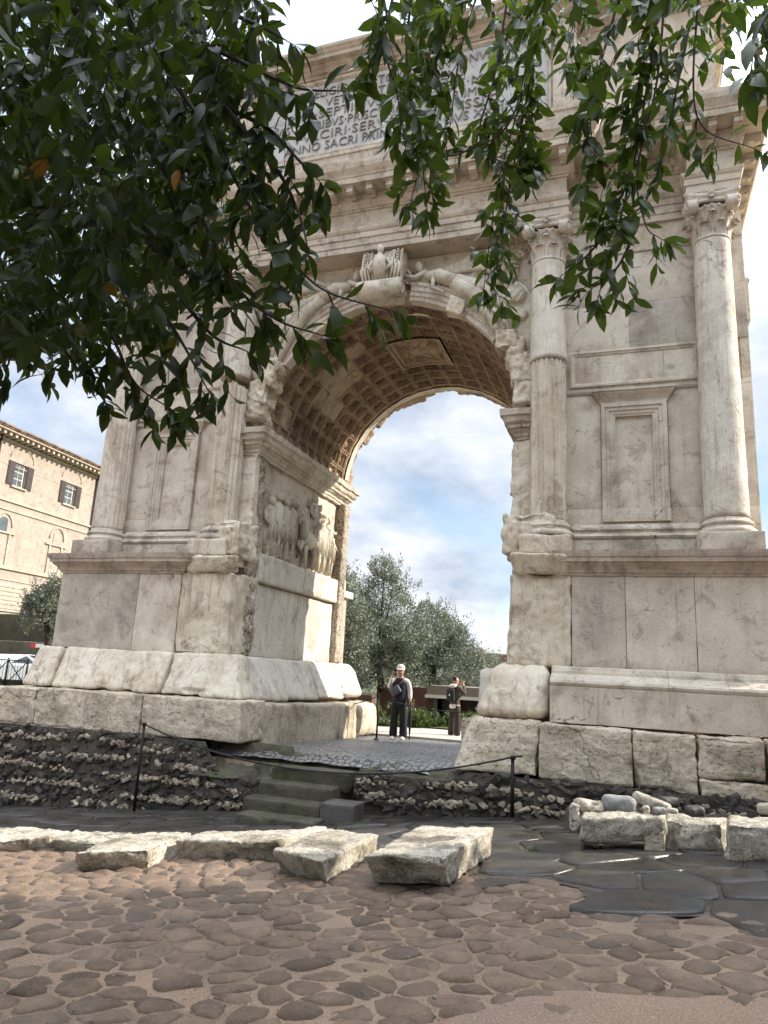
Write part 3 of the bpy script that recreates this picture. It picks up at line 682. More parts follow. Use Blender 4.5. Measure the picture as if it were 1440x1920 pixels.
# pedestal cornice
CORN = [(-.02, 2.86), (.03, 2.86), (.035, 2.90), (.06, 2.905), (.07, 2.94), (.10, 2.99), (.155, 3.03), (.16, 3.06), (.20, 3.065), (.205, 3.13), (.225, 3.14), (.24, 3.19), (.25, 3.235), (-.02, 3.24)]
sweep([(3.60, -.2), (3.60, -.6), (6.72, -.6), (6.72, 5.35)], CORN, False, amp=.008, seed=nx()).build('pedestal_cornice', MT['dark'], arch)
sweep([(-6.70, 5.35), (-6.70, -.6), (-3.74, -.6), (-3.74, -.2)], CORN, False, amp=.010, seed=nx()).build('pedestal_cornice', MT['dark'], arch)
for s in (-1, 1):
    MB().box(min(s*2.72, s*6.7), max(s*2.72, s*6.7), -.3, 5.3, 3.05, 3.225).build('pedestal_top', MT['trav'], arch)
    MB().box(min(s*2.73, s*6.69), max(s*2.73, s*6.69), 0.0, 5.34, 1.3, 2.9).build('pedestal_side', MT['travgrey'], arch)
S('broken_cornice', [(2.72, -.68, 2.87), (3.58, -.68, 2.87), (2.72, -.2, 2.87), (3.58, -.2, 2.87), (2.64, -.84, 3.22), (3.60, -.84, 3.18), (2.66, -.2, 3.25), (3.6, -.2, 3.25)], 'marble', res=.03, amp=.04, rad=.05, seed=nx(), chip=.25, chipf=2.2)
S('broken_cornice', [(-3.66, -.66, 2.88), (-2.72, -.66, 2.88), (-3.66, -.2, 2.88), (-2.72, -.2, 2.88), (-3.60, -.72, 3.18), (-2.60, -.84, 3.20), (-3.66, -.2, 3.25), (-2.6, -.2, 3.25)], 'marble', res=.03, amp=.05, rad=.06, seed=nx(), chip=.28, chipf=1.9)
# jamb of each pier, seen face-on inside the left one
for s in (-1, 1):
    q = 'white' if s < 0 else 'marble'
    y3 = [.32, 2.35, 4.72] if s < 0 else [.32, 4.72]
    for k in range(len(y3)-1):
        B('jamb_block', s, 2.66, 3.0, y3[k], y3[k+1], 1.33, 2.80, q, res=.09, amp=.014, rad=.025, seed=nx(), chip=.10, chipf=1.0)
    B('jamb_block', s, 2.56, 3.0, .30, 2.42, 2.83, 3.42, q, res=.07, amp=.015, rad=.03, seed=nx(), chip=.09)
    B('jamb_block', s, 2.56, 3.0, 2.425, 4.62, 2.83, 3.42, q, res=.07, amp=.015, rad=.03, seed=nx(), chip=.09)
    # pitted edge strips and the old front corner
    B('pitted_strip', s, 2.60, 3.0, -.05, .30, 1.36, 3.3, 'pit', res=.03, amp=.075, rad=.05, seed=nx(), freq=6, chip=.12)
    B('pitted_strip', s, 2.62, 3.0, .02, .34, 3.35, 5.42, 'pit', res=.03, amp=.075, rad=.05, seed=nx(), freq=6, chip=.10)
    B('corner_block', s, 2.56 if s > 0 else 2.62, 3.25, -.10, .16, 3.9, 5.42, 'marble', res=.035, amp=.09 if s > 0 else .03, rad=.04, seed=nx(), chip=.2, freq=1.5, chipf=1.3)
    B('corner_block', s, 2.50 if s > 0 else 2.58, 3.4, -.62, .2, 3.20, 3.95, 'marble', res=.03, amp=.08, rad=.07, seed=nx(), chip=.26, freq=2.2, hf=.45)
    B('pilaster_strip', s, 2.50, 2.95, 4.40, 4.78, 1.33, 5.45, 'pit', res=.05, amp=.045, rad=.05, seed=nx(), freq=7, chip=.1)
# heightfield relief helper
def blobs(U, W, L):
    h = np.zeros_like(U)
    for (a, b, c, d, r0, r1, z) in L:
        ax, az = c-a, d-b; q = ax*ax+az*az+1e-9
        t = np.clip(((U-a)*ax+(W-b)*az)/q, 0, 1); r = r0+(r1-r0)*t
        e = np.hypot(U-(a+ax*t), W-(b+az*t))/r
        h = np.maximum(h, z*np.sqrt(np.clip(1-e*e, 0, 1)))
    return h
def figure(x, z0, H, lean=0., k=1., h=.17):
    """a standing draped figure as capsules"""
    w = H*.105*k
    return [(x, z0, x+lean*.3, z0+H*.5, w*.9, w, h), (x+lean*.3, z0+H*.5, x+lean*.8, z0+H*.80, w*1.05, w*.85, h*1.1), (x+lean*.9, z0+H*.91, x+lean, z0+H*.95, .085, .085, h*1.35),
            (x+lean*.7-w*.8, z0+H*.76, x-w*1.3, z0+H*.52, w*.35, w*.28, h*1.05), (x+lean*.7+w*.8, z0+H*.76, x+w*1.6, z0+H*.62, w*.35, w*.28, h*1.2), (x-w*.5, z0+H*.05, x-w*.3, z0+H*.5, w*.45, w*.5, h*1.15), (x+w*.6, z0+H*.03, x+w*.3, z0+H*.5, w*.42, w*.5, h*1.1)]
def relief(name, org, ux, uz, nrm, W, H, L, mt, nu, nv, rough=.03, mask=None, folds=.25, lab=None, seed=0):
    org, ux, uz, nrm = (np.array(a, float) for a in (org, ux, uz, nrm))
    def fn(u, v):
        U = u*W; Wv = v*H; h = blobs(U, Wv, L)
        P = np.stack([U, Wv, U*0], 1)
        f = np.abs(np.sin(11*(U*1.6+.2*np.sin(Wv*4)+.5*fbm(P*2.2, 2, seed))))
        h = np.where(h > .02, h+.05, h); h = h*(1-folds*.5+folds*f*.8) + rough*fbm(P*5, 5, seed+3, .55)
        return org+ux*U[:, None]+uz*Wv[:, None]+nrm*h[:, None]
    V, F = grid(fn, nu, nv)
    if mask is not None:
        u, v = np.meshgrid((np.arange(nu)+.5)/nu, (np.arange(nv)+.5)/nv, indexing='ij'); F = F[mask(u.ravel()*W, v.ravel()*H)]
    o = obj(name, npmesh(name, V, F), MT[mt], arch)
    if lab: o['label'] = lab
    return o
def horse(x, z, k=1.):
    return [(x, z+.62*k, x+.62*k, z+.66*k, .24*k, .21*k, .36), (x-.02, z+.72*k, x-.20*k, z+1.06*k, .14*k, .10*k, .40), (x-.20*k, z+1.08*k, x-.40*k, z+.94*k, .09*k, .06*k, .44), (x, z+.6*k, x-.16*k, z+.28*k, .07*k, .05*k, .22), (x-.16*k, z+.28*k, x-.06*k, z+.02, .05*k, .045*k, .22), (x+.08, z+.55*k, x+.10*k, z+.02, .065*k, .045*k, .2), (x+.55*k, z+.55*k, x+.66*k, z+.28*k, .08*k, .055*k, .2), (x+.66*k, z+.28*k, x+.58*k, z+.02, .05*k, .045*k, .2)]
LL = []
for x, hh, le in ((.42, 1.25, .05), (.80, 1.42, .08), (1.16, 1.38, .02), (1.50, 1.40, .06)): LL += figure(x, .05, hh, le, 1.0, .30)
for x, z, k in ((1.95, .12, 1.05), (2.12, .22, 1.05), (2.30, .30, 1.0)): LL += horse(x, z, k)
LL += figure(2.85, .25, 1.45, 0, 1., .32)+figure(3.25, .05, 1.5, -.03, 1., .3)+figure(3.6, .05, 1.35, 0, .95, .26)+figure(2.62, .75, 1.1, 0, .9, .30)
for x in np.arange(.3, 2.2, .13): LL.append((x+.02, 1.2, x+.13+.06*rnd.random(), 1.95+.1*rnd.random(), .012, .012, .07))
def tmap(org, ux, uz, nrm):
    org, ux, uz, nrm = (np.array(a, float) for a in (org, ux, uz, nrm))
    return lambda u, w, d: org+ux*u+uz*w+nrm*d
def body_tubes(m, L, n=9):
    mb = MB()
    for pts, rad in L: mb.tube([m(*p) for p in pts], rad, n)
    return mb
def stand(x, z, H, lean, d, arm):
    q = lambda a, b, c=0.: (x+a*H, z+b*H, d+c*H)
    L = [([q(-.05, .0), q(-.055, .25, .02), q(-.035, .50)], [.035*H, .05*H, .07*H]), ([q(.07, .0, .03), q(.06, .25, .05), q(.03, .50)], [.035*H, .05*H, .07*H]),
         ([q(0, .42), q(lean*.4, .60, .02), q(lean*.8, .76, .02), q(lean, .835)], [.085*H, .095*H, .105*H, .05*H]), ([q(lean, .82), q(lean, .88, .02)], [.035*H, .035*H]),
         ([q(lean, .865, .03), q(lean, .895, .035), q(lean, .935, .035), q(lean, .975, .03), q(lean, .99, .03)], [.03*H, .058*H, .066*H, .05*H, .01*H]),
         ([q(lean-.10, .77), q(-.16, .60, .04), q(-.10, .47, .10)], [.038*H, .034*H, .024*H]), ([q(lean+.10, .77), q(.18, .63+.22*arm, .05), q(.24, .50+.5*arm, .09)], [.038*H, .034*H, .024*H])]
    for k in range(5):
        a = -.09+.045*k; L.append(([q(lean*.8+a, .74, .085), q(a*1.1+.01*math.sin(k*2), .5, .10), q(a*1.25, .22+.03*(k % 2), .085)], [.008*H, .018*H, .012*H]))
    return L
def horse3(x, z, k, d):
    q = lambda a, b, c=0.: (x+a*k, z+b*k, d+c*k)
    return [([q(-.06, .66), q(.1, .64, .02), q(.4, .64, .0), q(.66, .68, -.06)], [.16*k, .20*k, .18*k, .15*k]), ([q(-.02, .70, .02), q(-.16, .94, .05), q(-.20, 1.14, .06)], [.15*k, .11*k, .075*k]),
            ([q(-.18, 1.16, .06), q(-.30, 1.06, .09), q(-.43, .93, .10)], [.075*k, .07*k, .04*k]), ([q(-.17, 1.18, .03), q(-.14, 1.27, .03)], [.03*k, .008*k]),
            ([q(-.08, .58, .04), q(-.24, .40, .08), q(-.16, .20, .09)], [.065*k, .045*k, .03*k]), ([q(.04, .56, .06), q(.04, .3, .08), q(.06, .02, .08)], [.07*k, .042*k, .035*k]), ([q(.58, .58, .0), q(.66, .32, .02), q(.60, .02, .02)], [.09*k, .05*k, .035*k]), ([q(-.10, 1.16, .05), q(-.05, .98, .06), q(.04, .80, .05)], [.03*k, .045*k, .03*k])]
sr = relief('sculpted_relief', (-2.86, .36, 3.43), (0, 1, 0), (0, 0, 1), (1, 0, 0), 3.95, 2.02, [(a, b, c, d, e, f, g*.45) for a, b, c, d, e, f, g in LL], 'relief', 240, 130, .02, folds=.3, lab='deep carved procession relief with figures and horses', seed=5)
relief('sculpted_relief', (2.86, .36, 3.43), (0, 1, 0), (0, 0, 1), (-1, 0, 0), 3.95, 2.02, LL, 'relief', 130, 70, .035, seed=6)
tm_ = tmap((-2.83, .36, 3.43), (0, 1, 0), (0, 0, 1), (1, 0, 0))
for x, H, le, ar, d in ((.38, 1.22, .03, .2, .10), (.70, 1.42, .05, .6, .09), (1.02, 1.36, .0, .1, .13), (1.36, 1.44, .04, .7, .10), (2.72, 1.42, -.03, .8, .16), (3.08, 1.36, .02, .2, .13), (3.42, 1.46, -.02, .5, .12), (3.70, 1.22, .0, .1, .09)):
    body_tubes(tm_, stand(x, .06, H, le, d, ar)).build('relief_figure', MT['relief'], sr)
for x, z, k, d in ((2.06, .02, 1.0, .03), (1.98, .08, 1.02, .12), (1.92, .0, 1.0, .21), (2.2, .14, 1.04, -.02)): body_tubes(tm_, horse3(x, z, k, d)).build('relief_horse', MT['relief'], sr)
body_tubes(tm_, stand(2.42, .72, 1.08, -.03, .18, .7)).build('relief_figure', MT['relief'], sr)
# wall faces between and beside the columns
def wallrow(s, xs, z0, z1, mt, y=0.0):
    for k in range(len(xs)-1):
        B('wall_block', s, xs[k]+.001, xs[k+1]-.001, y+rnd.uniform(-.0015, .002), .12, z0+.001, z1-.001, mt[k % len(mt)], res=.2, amp=.004, rad=.0035, seed=nx())
for s in (-1, 1):
    wallrow(s, [3.0, 4.10, 5.22, 6.53], 3.80, 4.10, ['trav'])
    for z0, z1 in ((4.10, 6.21),):
        wallrow(s, [3.0, 4.11], z0, z1, ['trav']); wallrow(s, [5.21, 6.53], z0, z1, ['trav'])
    wallrow(s, [3.0, 6.53], 6.21, 6.30, ['trav'])
    wallrow(s, [3.0, 4.62, 6.53] if s > 0 else [3.0, 4.2, 6.53], 7.05, 7.92, ['trav', 'travgrey'])
    wallrow(s, [3.0, 4.15, 6.53] if s > 0 else [3.0, 5.0, 6.53], 7.92, 8.92, ['travgrey', 'trav'])
    wallrow(s, [3.0, 6.53], 9.0, 9.47, ['trav'])
    sweep(([(3.4, 0.0), (5.85, 0.0)] if s > 0 else [(-5.85, 0.0), (-3.4, 0.0)]), [(-.02, 8.92), (.03, 8.93), (.035, 8.98), (.02, 8.985), (.012, 9.005), (-.02, 9.01)], False).build('string_course', MT['mould'], arch)
    # framed tablet above the blind window
    a, b = sorted((s*3.55, s*5.80))
    B('tablet', s, 3.50, 5.85, -.012, .10, 6.30, 7.05, 'trav', res=.2, amp=.004, rad=.006, seed=nx())
    TAB = [(0, -.012), (0, -.05), (.035, -.055), (.05, -.035), (.075, -.030), (.085, -.014)]
    def frame(name, x0, x1, z0, z1, prof, mt, ybase=0):
        mb = MB(); n = len(prof); V = []
        for o, y in prof:
            V += [(x0+o, ybase+y, z0+o), (x1-o, ybase+y, z0+o), (x1-o, ybase+y, z1-o), (x0+o, ybase+y, z1-o)]
        F = [(k*4+c, k*4+(c+1) % 4, (k+1)*4+(c+1) % 4, (k+1)*4+c) for k in range(n-1) for c in range(4)]
        return mb.add(V, F).build(name, MT[mt], arch)
    x0, x1 = sorted((s*3.60, s*5.74)); frame('tablet_frame', x0, x1, 6.34, 7.02, TAB, 'mould')
    sweep(([(3.5, 0), (5.85, 0)] if s > 0 else [(-5.85, 0), (-3.5, 0)]), [(-.02, 6.20), (.03, 6.205), (.05, 6.24), (.055, 6.28), (.012, 6.30)], False).build('string_course', MT['mould'], arch)
    # blind window
    x0, x1 = sorted((s*4.12, s*5.20))
    WIN = [(0, .02), (0, -.075), (.07, -.08), (.075, -.058), (.135, -.055), (.14, -.035), (.195, -.03), (.20, -.015), (.235, -.01), (.24, .10)]
    frame('blind_window_frame', x0, x1, 3.86, 5.99, WIN, 'mould')
    B('blind_window_panel', s, 4.34, 4.98, .075, .2, 4.06, 5.8, 'trav', res=.15, amp=.006, rad=.005, seed=nx())
    sweep(([(x0-.02, .02), (x0-.02, -.04), (x1+.02, -.04), (x1+.02, .02)]), [(-.02, 5.99), (.0, 5.995), (.01, 6.03), (.05, 6.09), (.10, 6.15), (.105, 6.18), (.13, 6.185), (.135, 6.23), (-.04, 6.24)], False, amp=.006).build('blind_window_cap', MT['mould'], arch)
    # moulded wall foot between the columns
    for x0, x1 in ((3.62, 5.63),):
        a, b = sorted((s*x0, s*x1))
        sweep([(a, -.12), (b, -.12)], [(-.12, 3.23), (.15, 3.23), (.15, 3.50), (.135, 3.515), (.16, 3.53), (.185, 3.565), (.16, 3.60), (.12, 3.61), (.08, 3.64), (.085, 3.67), (.11, 3.69), (.10, 3.725), (.05, 3.74), (.02, 3.78), (-.04, 3.81), (-.12, 3.82)], False, amp=.005).build('wall_foot', MT['mould'], arch)
MB().box(4.62, 4.86, -.012, .01, 8.62, 8.76).build('small_plaque', MT['white'], arch)
# side faces and back
for s in (-1, 1):
    MB().box(min(s*6.40, s*6.54), max(s*6.40, s*6.54), .02, DEP-.02, 3.2, 9.47).build('side_wall', MT['trav'], arch)
MB().box(-6.53, -2.8, DEP-.06, DEP, 3.2, 9.47).build('rear_wall', MT['trav'], arch); MB().box(2.8, 6.53, DEP-.06, DEP, 3.2, 9.47).build('rear_wall', MT['trav'], arch)
sweep([(6.53, 1.25), (6.53, 3.5)], [(-.02, 7.95), (.04, 7.96), (.05, 8.3), (.10, 8.35), (.12, 8.6), (.26, 8.72), (.28, 8.82), (-.02, 8.84)], False).build('side_cap', MT['mould'], arch)
MB().box(6.5, 6.78, 1.2, 3.55, 7.95, 8.83).build('side_ledge', MT['mould'], arch)
# ---- columns
def shaft(r0, r1, z0, z1, flute=0., nf=20, wear=.003, rag=0., seed=0, nz=44):
    per = 7; n = nf*per; th = np.arange(n)*2*math.pi/n
    t = (np.arange(n) % per)/per; fl = np.where((t > .0), np.sqrt(np.clip(1-(2*((t-.12)/.88)-1)**2, 0, 1)), 0)
    zs = np.linspace(0, 1, nz); V = []
    for k in zs:
        r = (r0+(r1-r0)*k**1.3)-flute*fl; z = np.full(n, z0+(z1-z0)*k)
        if rag and k > .8: z = z-(k-.8)/.2*rag*(.5+.5*fbm(np.stack([np.cos(th)*2, np.sin(th)*2, th*0], 1), 4, seed))
        V.append(np.stack([r*np.cos(th), r*np.sin(th), z], 1))
    V = np.concatenate(V); R = V.copy(); R[:, 2] = 0; R /= np.linalg.norm(R, axis=1, keepdims=True)
    V = V+R*(wear*fbm(V*6+seed, 4, seed)-np.clip(fbm(V*3+seed*2, 3, seed+2)-.15, 0, 1)*wear*8)[:, None]
    F = []
    for i in range(nz-1):
        a = np.arange(n); F.append(np.stack([i*n+a, i*n+(a+1) % n, (i+1)*n+(a+1) % n, (i+1)*n+a], 1))
    V = np.concatenate([V, [[0, 0, z0], [0, 0, z1]]]); F = np.concatenate(F); m = len(V)
    a = np.arange(n); b = (a+1) % n
    F = np.concatenate([F, np.stack([b, a, np.full(n, m-2), np.full(n, m-2)], 1)[:, :4] if False else np.zeros((0, 4), int)])
    mb = MB(); mb.add(V, [tuple(f) for f in F], True); mb.f += [(int(b[k]), int(a[k]), m-2) for k in range(n)]+[((nz-1)*n+int(a[k]), (nz-1)*n+int(b[k]), m-1) for k in range(n)]; mb.sm += [False]*(2*n)
    return mb.mesh('shaft')
def base_mesh(r=.32):
    return MB().lathe([(0, 0), (r*1.30, 0), (r*1.36, .02), (r*1.38, .045), (r*1.34, .08), (r*1.24, .095), (r*1.22, .105), (r*1.17, .12), (r*1.17, .145), (r*1.22, .155), (r*1.25, .18), (r*1.20, .205), (r*1.10, .215), (r*1.09, .235), (r*1.03, .26), (r, .28), (0, .28)], 40).mesh('column_base')
def capital_meshes():
    bell = MB().lathe([(.275, -.03), (.305, -.03), (.315, -.01), (.305, .012), (.28, .02), (.285, .2), (.295, .36), (.32, .46), (.345, .49), (.36, .52), (.345, .55), (.30, .57), (.30, .66), (0, .66)], 32)
    for k in range(20):
        a = 2*math.pi*k/20; c = MB().lathe([(0, .0), (.028, .01), (.034, .03), (.028, .05), (0, .06)], 6, .35*math.cos(a), .35*math.sin(a)); bell.add([(x, y, z+.50) for x, y, z in c.v], c.f, True)
    # concave abacus
    ab = []
    for c in range(4):
        a0 = math.pi/4+c*math.pi/2; p0 = np.array([math.cos(a0), math.sin(a0)])*.66; a1 = a0+math.pi/2; p1 = np.array([math.cos(a1), math.sin(a1)])*.66
        tdir = (p1-p0)/np.linalg.norm(p1-p0); mid = (p0+p1)/2; nrm = mid/np.linalg.norm(mid)
        for t in np.linspace(.06, .94, 9): ab.append(p0+(p1-p0)*t-nrm*.10*math.sin(math.pi*t))
    am = MB(); n = len(ab); V = []
    for s, z in ((.90, .655), (.93, .68), (.95, .70), (.98, .71), (1.0, .735), (1.0, .77)):
        V += [(p[0]*s, p[1]*s, z) for p in ab]
    am.add(V, [(l*n+k, l*n+(k+1) % n, (l+1)*n+(k+1) % n, (l+1)*n+k) for l in range(5) for k in range(n)]); am.f += [tuple(range(n))[::-1], tuple(5*n+k for k in range(n))]; am.sm += [False]*2
    def acanth(ang, z0, H, w, r0, curl):
        leafm = MB()
        V = []; F = []
        for i in range(8):
            t = i/7; zz = z0+H*min(t, .82)/.82*(1 if t < .82 else 1)-(0 if t < .82 else (t-.82)*H*.9); rr = r0+curl*t**2.6
            ww = w*(.62+.5*math.sin(min(t*1.25, 1)*math.pi*.6))*(1 if t < .7 else 1-(t-.7)*1.9)
            for jx in range(5):
                sx = (jx-2)/2; rel = .018*(1-abs(sx)) + (.010 if jx % 2 == 0 else -.006)*(1 if t < .95 else 0)
                a = ang+sx*ww/rr*.5; V.append(((rr+rel)*math.cos(a), (rr+rel)*math.sin(a), zz))
        for i in range(7):
            for jx in range(4): q = i*5+jx; F.append((q, q+1, q+6, q+5))
        V2 = [(x*.93, y*.93, z-.012) for x, y, z in V]; leafm.add(V, F, True); leafm.add(V2, [f[::-1] for f in F], True); return leafm.mesh('acanthus_leaf')
    lm1, lm2 = acanth(0, .0, .24, .17, .29, .13), acanth(0, .0, .42, .15, .285, .17)
    vol = MB()
    def spiral(cx, cy, cz, ax, sgn):
        r = .118; th = .07
        pts = []
        for k in range(46):
            a = k*.42*sgn+math.pi/2; rr = r*.86*(1-k/46)+.012; pts.append((rr*math.cos(a), rr*math.sin(a)))
        def m(a, b, d): return (cx+a, cy+d, cz+b) if ax == 'y' else (cx+d, cy+a, cz+b)
        n = 20; V = [m(r*math.cos(2*math.pi*k/n), r*math.sin(2*math.pi*k/n), d) for d in (-th, th) for k in range(n)]
        vol.add(V, [(k, (k+1) % n, n+(k+1) % n, n+k) for k in range(n)]+[tuple(range(n))[::-1], tuple(range(n, 2*n))])
        for d in (-th, th): vol.tube([m(a, b, d) for a, b in pts], [.016*(1-k/60) for k in range(46)], 5)
        vol.tube([m(0, 0, -th*1.25), m(0, 0, th*1.25)], .022, 8)
    spiral(.33, .31, .555, 'y', -1); spiral(.31, .33, .555, 'x', -1); vm_ = vol.mesh('volute'); vol = MB()
    # bands that roll into the volutes
    for sy in (-1, 1): vol.tube([(x, sy*(.33+.02*abs(x)), .63+.01*math.cos(x*9)) for x in np.linspace(-.33, .33, 9)], .035, 6); vol.tube([(sy*.33, x, .63) for x in np.linspace(-.33, .33, 9)], .035, 6)
    fl = MB()
    for a in range(1):
        c, s = math.cos(a*math.pi/2), math.sin(a*math.pi/2)
        for k in range(7):
            t = 2*math.pi*k/7; y0, z0 = .042*math.cos(t), .70+.048*math.sin(t); x0 = .42
            fl.tube([(c*(x0-.06), s*(x0-.06), .70), (c*x0-s*y0, s*x0+c*y0, z0), (c*(x0+.02)-s*y0*1.5, s*(x0+.02)+c*y0*1.5, .70+.07*math.sin(t))], [.03, .022, .012], 5)
    return bell.mesh('bell'), am.mesh('abacus'), vol.mesh('echinus_band'), lm1, lm2, vm_, fl.mesh('fleuron')
CAPM = capital_meshes(); BM = base_mesh()
def column(x, y, kind, lab, seed):
    mt = {'A': 'marble', 'B': 'marble', 'C': 'marble', 'D': 'travsm'}[kind]
    col = bpy.data.objects.new('column', None); COL.objects.link(col); col.parent = arch; col.location = (x, y, 3.54); col['label'] = lab
    def p(name, me, mtn, z=0): o = obj(name, me, MT[mtn], col); o.location = (0, 0, z); return o
    p('column_base', BM.copy() if kind in 'BC' else BM, 'marble' if kind in 'BC' else 'mould')
    if kind == 'C':
        p('shaft', shaft(.325, .312, .27, 3.22, .042, seed=seed, wear=.004), 'marble'); p('upper_shaft', shaft(.325, .295, 3.22, 5.19, 0, nz=30, seed=seed, wear=.002), 'travsm')
    elif kind == 'B':
        p('shaft', shaft(.325, .30, .27, 3.42, .042, seed=seed, wear=.007, rag=.22), 'marble'); p('upper_shaft', shaft(.325, .295, 3.47, 5.19, 0, nz=30, seed=seed, wear=.002), 'travsm')
    elif kind == 'A':
        p('shaft', shaft(.325, .29, .27, 5.19, .018, seed=seed, wear=.004, nz=70), 'trav')
    else:
        p('shaft', shaft(.335, .295, .27, 5.19, .0, seed=seed, wear=.003, nz=70), 'travsm')
    cap = bpy.data.objects.new('capital', CAPM[0]); COL.objects.link(cap); cap.parent = col; cap.location = (0, 0, 5.19)
    q4 = math.pi/2
    for nm, me, n_, a0, da in (('abacus', CAPM[1], 1, 0, 0), ('echinus_band', CAPM[2], 1, 0, 0), ('acanthus_leaf', CAPM[3], 8, q4/4, q4/2), ('acanthus_leaf', CAPM[4], 8, 0, q4/2), ('volute', CAPM[5], 4, 0, q4), ('fleuron', CAPM[6], 4, 0, q4)):
        for k in range(n_):
            o = obj(nm, me, MT['travsm'], col); o.location = (0, 0, 5.19); o.rotation_euler = (0, 0, a0+k*da)
    return col
CAPM[0].materials.append(MT['travsm'])
column(-6.01, -.25, 'A', 'outer left column, almost hidden by leaves above', 1)
column(-3.23, -.25, 'B', 'left inner column, fluted below a cut smooth drum', 2)
column(3.23, -.25, 'C', 'right inner column, fluted below and smooth above', 3)
column(6.01, -.25, 'D', 'outer right column with smooth restored shaft', 4)
for x in (-6.01, -3.23, 3.23, 6.01): column(x, DEP+.25, 'D', 'column of the far face', 5)
for x in (-6.01, 6.01): S('column_plinth', bx(x-.46, x+.46, -.72, -.02, 3.235, 3.54), 'mould', res=.1, amp=.005, rad=.012, seed=nx())
for x in (-3.23, 3.23): S('column_plinth', bx(x-.44, x+.42, -.70, -.02, 3.2, 3.54), 'marble', res=.04, amp=.03, rad=.05, seed=nx(), chip=.1)
for x in (-6.01, -3.23, 3.23, 6.01): MB().box(x-.46, x+.46, DEP, DEP+.7, 3.22, 3.54).build('column_plinth', MT['mould'], arch)
for x0, x1 in ((-6.7, -2.68), (2.68, 6.7)):
    MB().box(x0, x1, DEP, DEP+.6, .5, 3.05).build('rear_pedestal', MT['travgrey'], arch)
    MB().box(x0-.1, x1+.1, DEP-.1, DEP+.82, 3.05, 3.22).build('rear_cornice', MT['mould'], arch)
# ---- impost cornices
IMP = [(-.03, 5.40), (.03, 5.405), (.035, 5.46), (.06, 5.465), (.065, 5.52), (.12, 5.56), (.125, 5.60), (.17, 5.605), (.175, 5.66), (.23, 5.70), (.25, 5.76), (.255, 5.80), (.30, 5.81), (.31, 5.90), (.31, 5.925), (-.03, 5.93)]
sweep([(-2.98, -.02), (-2.68, -.02), (-2.68, DEP+.05), (-2.98, DEP+.05)], IMP, False, step=.06, amp=.03, freq=5, seed=3).build('impost_cornice', MT['mould'], arch)
sweep([(2.98, DEP+.05), (2.68, DEP+.05), (2.68, -.02), (2.98, -.02)], IMP, False, step=.06, amp=.03, freq=5, seed=4).build('impost_cornice', MT['dark'], arch)
for s, mt in ((-1, 'mould'), (1, 'dark')):
    d = MB()
    for k in range(52):
        y = .0+k*.09; d.box(*sorted((s*(2.68-.13), s*(2.68-.185))), y, y+.05, 5.605, 5.665)
    for k in range(4): x = 2.70+k*.075; d.box(*sorted((s*x, s*(x+.045))), -.205, -.15, 5.605, 5.665)
    tag(d.build('dentil_row', MT[mt], arch), kind='stuff')
# ---- coffered vault
def vp(r, th, y): return (r*math.cos(th), y, SPR+r*math.sin(th))
V, F = grid(lambda u, v: np.array([vp(RAD+.22, math.pi*a, .02+b*(DEP-.04)) for a, b in zip(u, v)]), 76, 8)
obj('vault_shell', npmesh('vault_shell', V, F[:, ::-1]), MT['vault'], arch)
for y0, y1, nm in ((-.02, .30, 'front_rib'), (4.449, DEP+.05, 'back_rib')):
    def fn(u, v, y0=y0, y1=y1):
        P = np.array([vp(1, math.pi*a, 0) for a in u]); y = y0+(y1-y0)*v
        h = fbm(np.stack([np.cos(math.pi*u)*12, y*9, np.sin(math.pi*u)*12], 1), 4, 51, .6)*.045
        e = np.where((v < .02) | (v > .98), .16, 0); r = RAD-.01+h+e
        return np.stack([r*np.cos(math.pi*u), y, SPR+r*np.sin(math.pi*u)], 1)
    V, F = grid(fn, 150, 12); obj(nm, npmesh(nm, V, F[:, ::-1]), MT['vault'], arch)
NK, NJ = 19, 9; tw = math.pi*RAD/NK; dw = (4.449-.30)/NJ
def coffer_mesh():
    mb = MB(); rings = [(.5, -.03), (.5, .0), (.435, .0), (.43, .018), (.405, .018), (.40, -.055), (.345, -.06), (.34, -.04), (.315, -.042), (.31, -.115), (.255, -.12), (.25, -.165)]
    V = []
    for s, z in rings: V += [(-s*dw, -s*tw, z), (s*dw, -s*tw, z), (s*dw, s*tw, z), (-s*dw, s*tw, z)]
    mb.add(V, [(l*4+c, l*4+(c+1) % 4, (l+1)*4+(c+1) % 4, (l+1)*4+c) for l in range(len(rings)-1) for c in range(4)]); n = len(rings)-1
    mb.f.append((n*4, n*4+1, n*4+2, n*4+3)); mb.sm.append(False)
    for s, z, m, e in ((.37, -.057, 9, .015), (.283, -.117, 7, .012), (.468, 0, 9, .014)):
        for c in range(4):
            for k in range(m):
                t = (k+.5)/m*2-1; x, y = [(t*s, -s), (s, t*s), (-t*s, s), (-s, -t*s)][c]; x *= dw; y *= tw
                mb.add([(x-e, y-e, z), (x+e, y-e, z), (x+e, y+e, z), (x-e, y+e, z), (x, y, z+.024)], [(0, 1, 4), (1, 2, 4), (2, 3, 4), (3, 0, 4)])
    return mb.mesh('coffer')
def rosette_mesh(r):
    mb = MB(); V = [(0, 0, .055)]; n = 24
    for q, z in ((.25, .05), (.45, .03), (.75, .05), (1.0, .015)):
        for k in range(n):
            a = 2*math.pi*k/n; rr = q*(.075+.022*math.cos(a*6))*(1 if q < 1 else 1+.1*math.cos(a*12)); V.append((rr*math.cos(a), rr*math.sin(a), z*(1+.3*r.random())))
    F = [(0, 1+k, 1+(k+1) % n) for k in range(n)]+[(1+l*n+k, 1+(l+1)*n+k, 1+(l+1)*n+(k+1) % n, 1+l*n+(k+1) % n) for l in range(3) for k in range(n)]
    return mb.add(V, F, True).mesh('rosette')
